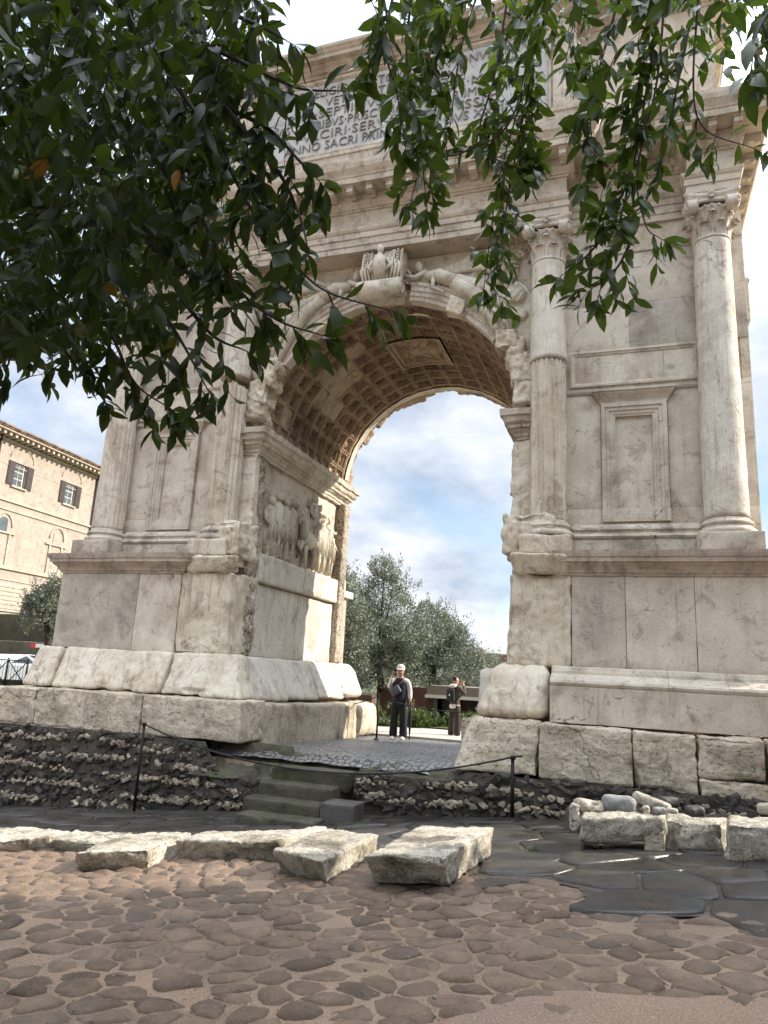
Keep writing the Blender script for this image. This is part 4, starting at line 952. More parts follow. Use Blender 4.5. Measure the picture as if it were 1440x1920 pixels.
CM = coffer_mesh(); CM.materials.append(MT['vault']); RM = [rosette_mesh(rnd) for _ in range(3)]
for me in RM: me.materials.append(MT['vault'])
PATCH = {(14, 2), (14, 3), (13, 3), (15, 3), (14, 4), (13, 4), (15, 4), (12, 2), (15, 5), (17, 1)}
HOLE = {(13, 1), (12, 4), (14, 5), (16, 2), (10, 6)}
for k in range(NK):
    th = (k+.5)*math.pi/NK
    for j in range(NJ):
        if 8 <= k <= 10 and 3 <= j <= 5: continue
        y = .30+(j+.5)*dw; c = Vector(vp(RAD, th, y)); zin = Vector((-math.cos(th), 0, -math.sin(th))); xa = Vector((0, 1, 0)); ya = zin.cross(xa)
        R = Matrix((xa, ya, zin)).transposed().to_4x4(); R.translation = c
        if (k, j) in PATCH:
            V, F = hexa(bx(-.53*dw, .53*dw, -.53*tw, .53*tw, -.12, -.012), res=.04, amp=.05, rad=.012, seed=k*7+j)
            o = obj('plaster_patch', npmesh('plaster_patch', V, F), MT['plaster'], arch); o.matrix_world = R; continue
        o = bpy.data.objects.new('coffer', CM); COL.objects.link(o); o.parent = arch; o.matrix_world = R
        if (k, j) in HOLE: continue
        q = bpy.data.objects.new('rosette', RM[rnd.randrange(3)]); COL.objects.link(q); q.parent = o; q.location = (rnd.uniform(-.008, .008), rnd.uniform(-.008, .008), -.16); q.rotation_euler = (0, 0, rnd.uniform(0, 1)); s = rnd.uniform(.85, 1.15); q.scale = (s, s, rnd.uniform(1.3, 2.0))
# central tablet of the vault
A0, A1 = 8*math.pi/NK, 11*math.pi/NK; Y0, Y1 = .30+3*dw, .30+6*dw
TB = [(.62, .25, .62, .55, .16, .12, .12), (.62, .62, .62, .75, .16, .14, .13), (.62, .93, .63, .96, .08, .08, .14), (.2, .5, .5, .8, .06, .12, .07), (1.05, .5, .78, .8, .06, .12, .07), (.15, .35, .55, .55, .05, .12, .08), (1.1, .3, .7, .45, .05, .12, .08), (.3, .9, .45, .7, .05, .06, .06), (1.0, .95, .8, .7, .05, .06, .06)]
def tabl(u, v):
    U = u*1.3; Wv = v*1.25; e = np.minimum(np.minimum(u, 1-u), np.minimum(v, 1-v))
    h = np.where(e < .04, .05, np.where(e < .07, -.05, np.where(e < .11, .03, -.14)))+np.where(e > .11, blobs(U, Wv, TB), 0)*1.7
    P = np.stack([U, Wv, U*0], 1); h = h+.012*fbm(P*12, 4, 9)
    th = A0+(A1-A0)*v; r = RAD-.02-h
    return np.stack([r*np.cos(th), Y0+(Y1-Y0)*u, SPR+r*np.sin(th)], 1)
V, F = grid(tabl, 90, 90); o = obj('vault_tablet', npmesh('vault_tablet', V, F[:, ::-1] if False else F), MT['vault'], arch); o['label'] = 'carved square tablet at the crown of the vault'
# ragged masonry on the far edge of the vault
for k in range(26):
    th = math.pi*(.04+.92*k/25)+rnd.uniform(-.03, .03); r = 2.74+rnd.uniform(-.04, .10); d = .16+.12*rnd.random()
    zin = Vector((-math.cos(th), 0, -math.sin(th))); xa = Vector((0, 1, 0)); ya = zin.cross(xa); R = Matrix((xa, ya, zin)).transposed().to_4x4(); R.translation = Vector(vp(r, th, 4.78+rnd.uniform(0, .25)))
    V, F = hexa(bx(-.18, .18, -d, d, -.2, .10), res=.05, amp=.06, rad=.06, seed=nx(), chip=.1, freq=5)
    obj('broken_stone', npmesh('broken_stone', V, F), MT['vault'], arch).matrix_world = R
# ---- archivolt, spandrels, keystone
def archivolt(t0, t1, yf, sgn, seed):
    prof = [(2.63, .20), (2.63, -.03), (2.72, -.035), (2.725, -.06), (2.82, -.065), (2.825, -.09), (2.90, -.095), (2.93, -.13), (2.98, -.14), (2.99, -.10), (3.0, .04)]
    n = int((t1-t0)*2.8/.08); V = []
    for r, y in prof:
        for k in range(n+1):
            th = t0+(t1-t0)*k/n; V.append((r*math.cos(th), y, SPR+r*math.sin(th)))
    V = np.array(V); D = np.stack([fbm(V*4+31*a+seed, 3, seed+a) for a in range(3)], 1)*.015; V = V+D
    V[:, 1] = yf+sgn*V[:, 1]; F = []
    for i in range(len(prof)-1):
        for k in range(n): q = (i*(n+1)+k, i*(n+1)+k+1, (i+1)*(n+1)+k+1, (i+1)*(n+1)+k); F.append(q)
    mb = MB(); mb.add(V, F); mb.f += [tuple(i*(n+1) for i in range(len(prof))), tuple(i*(n+1)+n for i in range(len(prof)))[::-1]]; mb.sm += [False]*2
    return mb.build('archivolt', MT['travsm'], arch)
for a, b in ((35, 52), (52.3, 80), (100, 128), (128.3, 147)): archivolt(math.radians(a), math.radians(b), 0, 1, a)
for a, b in ((5, 175),): archivolt(math.radians(a), math.radians(b), DEP, -1, a)
def spandrel(y, nm):
    mb = MB(); n = 60; V = []
    for k in range(n+1):
        th = math.pi*k/n; c, s = math.cos(th), math.sin(th); t = min(3.05/max(abs(c), 1e-6), (9.5-SPR)/max(s, 1e-6))
        V += [(2.66*c, y, SPR+2.66*s), (t*c, y, SPR+t*s)]
    return mb.add(V, [(2*k, 2*k+1, 2*k+3, 2*k+2) for k in range(n)]).build(nm, MT['marble'], arch)
spandrel(.04, 'spandrel_wall'); spandrel(DEP-.02, 'spandrel_wall')
for s in (-1, 1):
    # winged figure: body leans toward the keystone
    FG = [(.75, 3.02, 1.25, 2.90, .18, .20, .20), (1.25, 2.90, 1.85, 2.45, .22, .26, .22), (1.85, 2.45, 2.25, 1.75, .24, .22, .20), (2.25, 1.75, 2.45, 1.2, .20, .10, .15), (.62, 3.22, .66, 3.24, .12, .12, .22), (.75, 3.05, .42, 2.92, .06, .05, .2), (1.3, 3.1, 2.0, 3.35, .16, .06, .14), (1.4, 2.95, 2.3, 3.15, .18, .08, .13), (1.5, 2.75, 2.55, 2.85, .20, .10, .12), (1.7, 2.55, 2.65, 2.4, .16, .14, .12), (2.0, 2.2, 2.7, 2.0, .12, .12, .14), (1.0, 2.75, 1.3, 2.5, .08, .05, .16), (2.3, 3.3, 2.75, 3.3, .1, .1, .08)]
    xo = .42; L2 = [(a, b, c, d, r, q, z) for a, b, c, d, r, q, z in FG]
    sf = relief('spandrel_figure', (0, .03, SPR), (s, 0, 0), (0, 0, 1), (0, -1, 0), 2.95, 3.53, [(a, b, c, d, e, f, g*.5) for a, b, c, d, e, f, g in L2], 'relief', 150, 180, .03, mask=lambda U, W: (np.hypot(U, W) > 2.93) & (U > .3), folds=.55, lab='winged figure carved in the spandrel', seed=20+s)
    tv = tmap((0, .02, SPR), (s, 0, 0), (0, 0, 1), (0, -1, 0))
    VT = [([(.80, 3.02, .12), (1.10, 2.97, .17), (1.42, 2.80, .17)], [.10, .15, .14]), ([(1.40, 2.80, .15), (1.78, 2.50, .19), (2.12, 1.98, .16), (2.36, 1.42, .10)], [.15, .15, .10, .05]), ([(1.45, 2.86, .12), (1.90, 2.66, .14), (2.34, 2.22, .12), (2.60, 1.72, .08)], [.13, .12, .09, .05]), ([(.72, 3.10, .14), (.68, 3.18, .15), (.66, 3.26, .15), (.66, 3.33, .14), (.66, 3.36, .13)], [.05, .085, .095, .07, .02]), ([(.84, 3.10, .18), (.60, 2.97, .22), (.40, 3.05, .2)], [.055, .05, .035]), ([(1.0, 2.92, .22), (.98, 2.70, .24), (1.22, 2.56, .22)], [.05, .045, .035])]
    for k in range(8): t = k/7; VT.append(([(1.22, 3.05, .06), (1.75+.15*t, 3.32-.26*t, .13), (2.72-.1*t, 3.36-.62*t, .06)], [.05, .075, .03]))
    for k in range(7): t = k/6; VT.append(([(1.35+.1*t, 2.92-.22*t, .26), (1.85+.1*t, 2.62-.25*t+.03*math.sin(k*2), .27), (2.2+.25*t, 2.1-.35*t, .2), (2.62-.1*t, 1.75-.3*t, .1)], [.018, .032, .03, .02]))
    VT.append(([(.36+.13*math.cos(a), 3.08+.13*math.sin(a), .16) for a in np.linspace(0, 6.28, 14)], .03))
    body_tubes(tv, VT).build('winged_figure', MT['relief'], sf)
    # broken voussoirs at the springing
    for th, r, d in ((9, 2.83, .26), (17, 2.86, .24), (25, 2.88, .26), (31, 2.84, .18)):
        t = math.radians(th); cx, cz = s*r*math.cos(t), SPR+r*math.sin(t)
        S('voussoir', bx(cx-.20, cx+.20, -.16-.08*rnd.random(), .3, cz-d*1.05, cz+d*1.05), 'marble', res=.028, amp=.09, rad=.035, seed=nx(), chip=.28, chipf=2, freq=3., hf=.5)
S('voussoir', [(1.24, -.17, 8.12), (1.56, -.15, 7.98), (1.24, .1, 8.12), (1.56, .1, 7.98), (1.36, -.19, 8.42), (1.66, -.17, 8.26), (1.36, .1, 8.42), (1.66, .1, 8.26)], 'marble', 'loose block hanging from the archivolt right of the keystone', res=.025, amp=.04, rad=.02, seed=nx(), chip=.15, hf=.6)
ks = thing('keystone', None, None); ks.parent = arch
V, F = hexa([(-.33, -.40, 8.55), (.33, -.40, 8.55), (-.36, .1, 8.5), (.36, .1, 8.5), (-.43, -.46, 9.44), (.42, -.46, 9.44), (-.46, .1, 9.46), (.44, .1, 9.46)], res=.03, amp=.06, rad=.06, seed=nx(), chip=.16, hf=.5); obj('console', npmesh('console', V, F), MT['relief'], ks)
c = MB(); c.tube([(-.44, -.52, 8.52), (.44, -.52, 8.52)], .205, 26); 
for sx in (-1, 1): c.tube([(sx*.445, -.52+.17*(1-k/30)*math.cos(k*.42), 8.52+.17*(1-k/30)*math.sin(k*.42)) for k in range(30)], .016, 5)
c.build('scroll', MT['relief'], ks)
fm = MB(); fm.tube([(0, -.52, 8.72), (.0, -.62, 8.95), (-.01, -.60, 9.2)], [.12, .15, .11], 10); fm.tube([(-.01, -.60, 9.2), (-.01, -.62, 9.28)], [.06, .05], 8); fm.lathe([(0, -.09), (.05, -.07), (.075, 0), (.06, .07), (0, .09)], 10); n0 = len(fm.v)
fm.v = [(x, y-.62, z+9.36) if (abs(x) < .08 and abs(y) < .08 and abs(z) < .1) else (x, y, z) for x, y, z in fm.v]
for sx in (-1, 1):
    fm.tube([(sx*.12, -.58, 9.15), (sx*.24, -.60, 9.0), (sx*.16, -.66, 8.86)], [.05, .045, .035], 8)
    for k in range(5): fm.tube([(sx*(.08+.07*k), -.54, 9.3-.05*k), (sx*(.10+.075*k), -.58, 8.95), (sx*(.06+.07*k), -.55, 8.66)], [.02, .035, .025], 6)
for sx in (-1, 1):
    for k in range(3): fm.tube([(sx*(.24+.08*k), -.44-.06*math.sin(t*3.1), 9.42-t*.72) for t in np.linspace(0, 1, 9)], [.028, .03, .034, .03, .034, .03, .034, .03, .024], 6)
    for k in range(10): fm.tube([(sx*.33, -.50-.05*math.sin(k*.33), 9.38-k*.07), (sx*.33, -.535-.05*math.sin(k*.33), 9.36-k*.07)], [.03, .012], 6)
fm.build('figure', MT['relief'], ks)
# ---- entablature
def plan(c, sbay, d, xo, xc=3.60, xd=5.64):
    f = [(-xo, -d), (-xd, -d), (-xd, -sbay), (-xc, -sbay), (-xc, -c), (xc, -c), (xc, -sbay), (xd, -sbay), (xd, -d), (xo, -d)]
    return f+[(x, DEP-y) for x, y in f[::-1]]
PL = plan(.50, .05, .50, 6.45)
ARC = [(-.04, 9.47), (0, 9.472), (0, 9.60), (.02, 9.603), (.022, 9.75), (.045, 9.753), (.047, 9.87), (.07, 9.885), (.095, 9.93), (.10, 9.975), (-.02, 9.98)]
sweep(PL, ARC, amp=.006, seed=8).build('architrave', MT['travsm'] if False else MT['mould'], arch)
sweep(PL, [(-.03, 9.97), (-.015, 9.975), (-.015, 10.385), (-.03, 10.39)], amp=.004, seed=9).build('frieze', MT['trav'], arch)
sweep(PL, [(-.02, 10.38), (.02, 10.385), (.03, 10.42), (.06, 10.425), (.075, 10.46), (.12, 10.50), (.13, 10.53), (.13, 10.69), (.0, 10.695)], amp=.005, seed=10).build('bed_moulding', MT['mould'], arch)
sweep(PL, [(-.02, 10.69), (.50, 10.70), (.505, 10.82), (.52, 10.825), (.53, 10.86), (.555, 10.90), (.60, 10.97), (.62, 11.06), (.625, 11.13), (-.02, 11.16)], amp=.010, seed=11).build('cornice', MT['mould'], arch)
bmod = MB(); bmod.box(-.065, .065, -.30, .0, .03, .13); bmod.tube([(-.06, -.235, .045), (.06, -.235, .045)], .045, 10); bmod.tube([(-.06, -.05, .06), (.06, -.05, .06)], .06, 10); bmod.box(-.075, .075, -.325, 0, .13, .155)
MM = bmod.mesh('modillion'); MM.materials.append(MT['mould'])
def modil(x, y, rz):
    o = bpy.data.objects.new('modillion', MM); COL.objects.link(o); o.parent = arch; o.location = (x, y, 10.535); o.rotation_euler = (0, 0, rz)
for k in range(18): modil(-3.55+k*.4176, -.63, 0)
for s in (-1, 1):
    for x in (4.10, 4.52, 4.94): modil(s*x, -.18, 0)
    for x in (5.66, 6.05, 6.45): modil(s*x, -.63, 0)
    for k in range(12): modil(s*6.58, -.3+k*.48, s*math.pi/2)
MB().box(-6.4, 6.4, .05, DEP-.05, 9.48, 11.1).build('entablature_core', MT['trav'], arch)
# ---- attic
AP = [(-6.35, -.06), (-3.85, -.06), (-3.85, -.50), (3.85, -.50), (3.85, -.06), (6.35, -.06)]; AP = AP+[(x, DEP-y) for x, y in AP[::-1]]
sweep(AP, [(0, 11.12), (0, 11.62), (-.015, 11.625), (-.015, 11.86), (.015, 11.87), (.02, 11.95), (-.03, 11.96), (-.05, 11.97)], amp=.006, seed=12).build('attic_plinth', MT['mould'], arch)
sweep(AP, [(-.06, 11.96), (-.06, 14.02), (-.04, 14.03)], amp=.004, seed=13).build('attic_wall', MT['trav'], arch)
sweep(AP, [(-.06, 14.0), (-.03, 14.0), (-.02, 14.06), (.03, 14.07), (.06, 14.12), (.13, 14.16), (.14, 14.19), (.27, 14.20), (.275, 14.29), (.30, 14.30), (.33, 14.34), (.37, 14.37), (.38, 14.43), (-.06, 14.46)], amp=.008, seed=14).build('attic_cornice', MT['mould'], arch)
for s in (-1, 1): S('attic_pilaster', bx(*sorted((s*3.34, s*3.66)), -.50, -.3, 11.97, 14.0), 'trav', res=.15, amp=.005, rad=.008, seed=nx())
ip = bpy.data.objects.new('inscription_panel', MB().box(-3.24, 3.24, -.455, -.3, 12.05, 13.82).mesh('inscription_panel')); COL.objects.link(ip); ip.parent = arch; ip.data.materials.append(MT['panel'])
V = []
for o, y in ((0, -.44), (0, -.50), (.035, -.505), (.05, -.48), (.07, -.456)):
    V += [(-3.30+o, y, 11.98+o), (3.30-o, y, 11.98+o), (3.30-o, y, 13.90-o), (-3.30+o, y, 13.90-o)]
MB().add(V, [(k*4+c, k*4+(c+1) % 4, (k+1)*4+(c+1) % 4, (k+1)*4+c) for k in range(4) for c in range(4)]).build('panel_frame', MT['mould'], arch)
lines = ['INSIGNE\u00b7RELIGIONIS\u00b7ATQVE\u00b7ARTIS\u00b7MONVMENTVM', 'VETVSTATE\u00b7FATISCENS', 'PIVS\u00b7SEPTIMVS\u00b7PONTIFEX\u00b7MAX', 'NOVIS\u00b7OPERIBVS\u00b7PRISCVM\u00b7EXEMPLAR\u00b7IMITANTIBVS', 'FVLCIRI\u00b7SERVARIQVE\u00b7IVSSIT', 'ANNO\u00b7SACRI\u00b7PRINCIPATVS\u00b7EIVS\u00b7XXIIII']
LINES = ['INSIGNE RELIGIONIS ATQVE ARTIS MONVMENTVM', 'VETVSTATE FATISCENS', 'PIVS\u00b7SEPTIMVS\u00b7PONTIFEX\u00b7MAX', 'NOVIS\u00b7OPERIBVS\u00b7PRISCVM\u00b7EXEMPLAR\u00b7IMITANTIBVS', 'FVLCIRI\u00b7SERVARIQVE\u00b7IVSSIT', 'ANNO SACRI PRINCIPATVS EIVS XXIIII']
dg = None
for k, t in enumerate(LINES):
    cu = bpy.data.curves.new('inscription_line', 'FONT'); cu.body = t; cu.size = .30; cu.align_x = 'CENTER'; cu.extrude = .012; cu.offset = -.004; cu.resolution_u = 2
    tmp = bpy.data.objects.new('tmp', cu); COL.objects.link(tmp); bpy.context.view_layer.update()
    wd = tmp.dimensions.x; cap = [6.2, 3.1, 4.9, 6.3, 4.4, 4.9][k]
    me = bpy.data.meshes.new_from_object(tmp.evaluated_get(bpy.context.evaluated_depsgraph_get())); COL.objects.unlink(tmp); bpy.data.objects.remove(tmp)
    o = obj('inscription_line', me, MT['bronze'], ip); sx = cap/wd
    me.materials.clear(); me.materials.append(MT['bronze'])
    o.matrix_local = Matrix.Translation((0, -.468, 13.50-.275*k)) @ Matrix.Rotation(math.pi/2, 4, 'X') @ Matrix.Diagonal((sx, 1.02, 1, 1))
MB().box(-6.2, 6.2, .02, DEP-.02, 11.0, 14.4).build('attic_core', MT['trav'], arch)
# ------------------------------------------------------------------ kerb slabs and stones in the road
GR_K = 'row of loose kerb slabs along the road'
def quad_stone(name, lab, cat, top, h, mt, z0=-.04, inset=.0, under=.12, group=None, drop=None, **k):
    """top = pixels front-left, front-right, back-left, back-right of the upper face, h above the road"""
    T = [np.array(on_ground(*p, h)) for p in top]; c = sum(T)/4
    Bt = []
    for qi, q in enumerate(T):
        b = c+(q-c)*(1-inset)
        if qi < 2: b = b+(T[qi+2]-q)*under
        Bt.append(np.array([b[0], b[1], gz(b[0], b[1])+z0]))
    V, F = hexa(np.array(Bt+T), **k)
    o = obj(name, npmesh(name, V-np.array([c[0], c[1], c[2]-h]), F), MT[mt]); o.location = (c[0], c[1], c[2]-h)
    return tag(o, lab, cat, group)
quad_stone('kerb_slab', 'pale flat kerb slab cut off by the left picture edge', 'stone slab', [(-60, 1580), (93, 1569), (-30, 1548), (135, 1556)], .15, 'slab', seed=301, res=.020, amp=.034, rad=.022, hf=.7, chip=.12, group=GR_K)
quad_stone('kerb_slab', 'thin half buried kerb slab, second from the left, dark front', 'stone slab', [(98, 1573), (186, 1579), (140, 1556), (250, 1562)], .14, 'slab', seed=302, res=.020, amp=.034, rad=.022, hf=.7, chip=.12, group=GR_K)
quad_stone('kerb_slab', 'low kerb slab with a sharp pale front corner, third from the left', 'stone slab', [(136, 1599), (277, 1592), (245, 1560), (362, 1558)], .20, 'slab', seed=303, res=.020, amp=.034, rad=.022, hf=.75, chip=.10, group=GR_K)
quad_stone('kerb_slab', 'long kerb slab with a dark mossy front in front of the steps', 'stone slab', [(328, 1575), (522, 1578), (392, 1557), (613, 1551)], .21, 'slab', seed=304, res=.020, amp=.034, rad=.022, hf=.7, chip=.12, group=GR_K)
quad_stone('kerb_slab', 'narrow tapering kerb slab between the long one and the big tilted one', 'stone slab', [(512, 1594), (602, 1614), (610, 1554), (714, 1563)], .22, 'slab', seed=305, res=.020, amp=.034, rad=.022, hf=.7, inset=.05, chip=.14, group=GR_K)
quad_stone('kerb_slab', 'biggest block of the kerb row, nearest the camera, undercut and pitted', 'stone slab', [(678, 1604), (832, 1607), (790, 1548), (926, 1551)], .30, 'slab', z0=.03, seed=306, res=.020, amp=.034, rad=.022, hf=.7, inset=.06, chip=.2, chipf=2.4, group=GR_K)
GR_B = 'blocks of the low stone bench'
quad_stone('bench_block', 'long low bench block at the left end, raised on a small stone', 'stone block', [(1089, 1532), (1243, 1534), (1092, 1521), (1250, 1524)], .36, 'slab', z0=.10, seed=311, res=.024, amp=.05, rad=.035, hf=.6, chip=.14, group=GR_B)
quad_stone('bench_block', 'middle bench block with a pitted dark face', 'stone block', [(1246, 1536), (1358, 1540), (1251, 1526), (1366, 1530)], .33, 'slab', seed=312, res=.024, amp=.05, rad=.035, hf=.6, chip=.14, group=GR_B)
quad_stone('bench_block', 'bench block cut off by the right picture edge', 'stone block', [(1360, 1543), (1520, 1552), (1368, 1531), (1520, 1537)], .37, 'slab', seed=313, res=.024, amp=.05, rad=.035, hf=.6, chip=.14, group=GR_B)
quad_stone('prop_stone', 'small square stone propping up the long bench block', 'stone', [(1206, 1556), (1246, 1557), (1208, 1546), (1248, 1548)], .24, 'block', seed=314, res=.03, amp=.025, rad=.03)
eb = stone('earth_bank', [(3.75, -2.75, -.8), (7.5, -3.0, -.6), (3.5, -1.4, -.8), (7.5, -1.4, -.6), (3.9, -2.6, -.52), (7.5, -2.9, -.30), (3.6, -1.4, -.50), (7.5, -1.4, -.32)], MT['mortar'], None, res=.07, amp=.05, rad=.06, seed=320); tag(eb, kind='structure')
def lump(name, lab, cat, u, v, t, sx, sy, sz, rz, mt, seed, chip=.1, amp=.2, group=None):
    sx, sy, sz = sx*.84, sy*.84, sz*.84; c = at(u, v, t); V, F = hexa(bx(-sx, sx, -sy, sy, -sz, sz), res=min(sx, sy, sz)/3.2, amp=amp*min(sx, sz), rad=.45*min(sx, sy, sz)*1.6, seed=seed, freq=1.2/max(sx, sz), chip=chip*sx, chipf=1/sx)
    o = obj(name, npmesh(name, V, F), MT[mt]); o.location = c; o.rotation_euler = (rnd.uniform(-.1, .1), rnd.uniform(-.12, .12), rz); return tag(o, lab, cat, group)
lump('boulder', 'smooth grey boulder lying on the low bench', 'boulder', 1159, 1508, 8.95, .24, .17, .125, .1, 'boulder', 331)
lump('broken_stone', 'pale elongated broken stone leaning right of the grey boulder', 'stone', 1222, 1506, 8.95, .28, .12, .085, -.15, 'slab', 332, .3).rotation_euler = (0, .28, -.1)
lump('broken_stone', 'small dark cobble below the pale elongated stone', 'stone', 1236, 1521, 8.75, .09, .07, .055, .3, 'boulder', 333)
lump('broken_stone', 'small pale wedge between the dark cobble and the pale elongated stone', 'stone', 1212, 1520, 8.75, .05, .05, .075, .2, 'block', 334)
lump('broken_stone', 'second small cobble, right of the dark one on the bench', 'stone', 1260, 1522, 8.75, .085, .06, .05, -.2, 'slab', 335)
lump('broken_stone', 'dark rounded stone at the far right of the bench rubble', 'stone', 1302, 1520, 8.95, .13, .10, .07, .5, 'greyblock', 336)
lump('broken_stone', 'dark stone half buried behind the bench rubble', 'stone', 1254, 1504, 9.2, .15, .1, .08, .5, 'greyblock', 337)
lump('rubble_lump', 'crumbling pale masonry lump at the left end of the bench', 'stone', 1103, 1511, 8.95, .22, .12, .10, 0, 'block', 338, .5, .5)
lump('upright_stone', 'upright worn stone closing the left end of the bench', 'stone', 1078, 1533, 8.9, .075, .13, .21, 0, 'pit', 339, .5, .5)
lump('edge_stone', 'pale squared stone at the right picture edge under the plinth', 'stone', 1440, 1516, 9.2, .18, .18, .085, 0, 'block', 340, .2)
# ------------------------------------------------------------------ posts and ropes
def yplane(u, v, y):
    d = ray(u, v); return CAM+d*((y-CAM[1])/d[1])
GP = 'iron barrier posts'
def post(lab, x, y, z0, z1, r=.022):
    t = thing('barrier_post', lab, 'post', (x, y, z0), 0, GP)
    m = MB().tube([(0, 0, 0), (0, 0, z1-z0)], [r, r*.92], 10); m.build('pole', MT['iron'], t)
    MB().lathe([(0, -.02), (.075, -.02), (.075, .012), (.04, .02), (.03, .05), (0, .05)], 14).build('foot', MT['iron'], t)
    MB().lathe([(0, z1-z0-.03), (r*1.5, z1-z0-.03), (r*1.6, z1-z0), (r, z1-z0+.02), (0, z1-z0+.024)], 10).build('cap', MT['iron'], t); return t
a = yplane(250, 1528, -1.78); b = yplane(274, 1357, -1.78); post('tall iron post in front of the banded rubble wall', a[0], -1.78, a[2]+.01, b[2], .026)
c = yplane(960, 1540, -1.80); d = yplane(964, 1420, -1.80); post('short iron post below the mossy corner block', c[0], -1.80, c[2], d[2], .028)
def rope(lab, pts, r=.014, mt='rope'):
    o = MB().tube(pts, r, 6).build('barrier_rope', MT[mt]); return tag(o, lab, 'rope', 'barrier ropes')
A = np.array([b[0]+.02, -1.80, b[2]-.02]); E = np.array([d[0], -1.83, d[2]+.01]); low = yplane(690, 1456, -1.82)[2]
k = (low-(A[2]+(E[2]-A[2])*.56))/(.56*.44)
rope('black rope sagging in front of the mossy steps', [tuple(A+(E-A)*t+np.array([0, -.02*math.sin(9*t), k*t*(1-t)])) for t in np.linspace(0, 1, 40)]+[(E[0]+.12, -1.84, E[2]+.02)])
def gl(x, y): return float(lev_back(np.array([y]))[0])+.05
q0 = at(706, 1383, 16.6); q1 = at(708, 1304, 16.6); post('thin far post inside the passage left of the man in a white cap', q0[0], q0[1], gl(q0[0], q0[1]), q1[2], .022)
q2 = np.array([2.25, 5.3, q1[2]]); post('far post mostly hidden behind the right pier', q2[0], q2[1], gl(2.2, 5.3), q2[2])
rope('far rope running behind the two visitors', [tuple(np.array([q1[0], q1[1], q1[2]-.02])*(1-t)+q2*t-np.array([0, 0, 1.1*t*(1-t)])) for t in np.linspace(0, 1, 24)], .012)
rope('short far rope from the thin post to the left pier', [tuple(np.array([q1[0], q1[1], q1[2]-.02])*(1-t)+np.array([-2.45, 4.3, .30])*t-np.array([0, 0, .25*t*(1-t)])) for t in np.linspace(0, 1, 12)], .012)

# ------------------------------------------------------------------ visitors
MT['skin'] = plain('skin', L3(.42, .25, .18), .55); MT['black'] = plain('black_cloth', L3(.014, .014, .017), .85, nscale=12); MT['navy'] = plain('dark_vest_cloth', L3(.018, .020, .028), .8, nscale=14)
MT['offwhite'] = plain('white_cloth', L3(.66, .62, .56), .85, nscale=9, namt=.25, dark=L3(.45, .42, .38)); MT['brown'] = plain('brown_cloth', L3(.065, .048, .038), .85, nscale=12); MT['brown2'] = plain('dark_brown_cloth', L3(.040, .030, .026), .85, nscale=12)
MT['hair'] = plain('dark_hair', L3(.014, .010, .008), .6); MT['greyb'] = plain('grey_nylon', L3(.085, .085, .095), .5); MT['shoe'] = plain('white_trainer', L3(.7, .68, .65), .6)
MT['phone'] = plain('phone_body', L3(.02, .02, .022), .3); MT['eye'] = plain('eye_dark', L3(.01, .008, .007), .3)
def skin(name, nodes, edges, mat, parent, sub=2, root=0):
    me = bpy.data.meshes.new(name); me.from_pydata([n[:3] for n in nodes], edges, []); me.materials.append(mat)
    o = bpy.data.objects.new(name, me); COL.objects.link(o); o.parent = parent
    m = o.modifiers.new('skin', 'SKIN'); m.use_smooth_shade = True
    sv = me.skin_vertices[0].data
    for k, n in enumerate(nodes):
        sv[k].radius = (n[3], n[4] if len(n) > 4 else n[3]); sv[k].use_root = (k == root)
    if sub: s = o.modifiers.new('sub', 'SUBSURF'); s.levels = sub; s.render_levels = sub
    return o
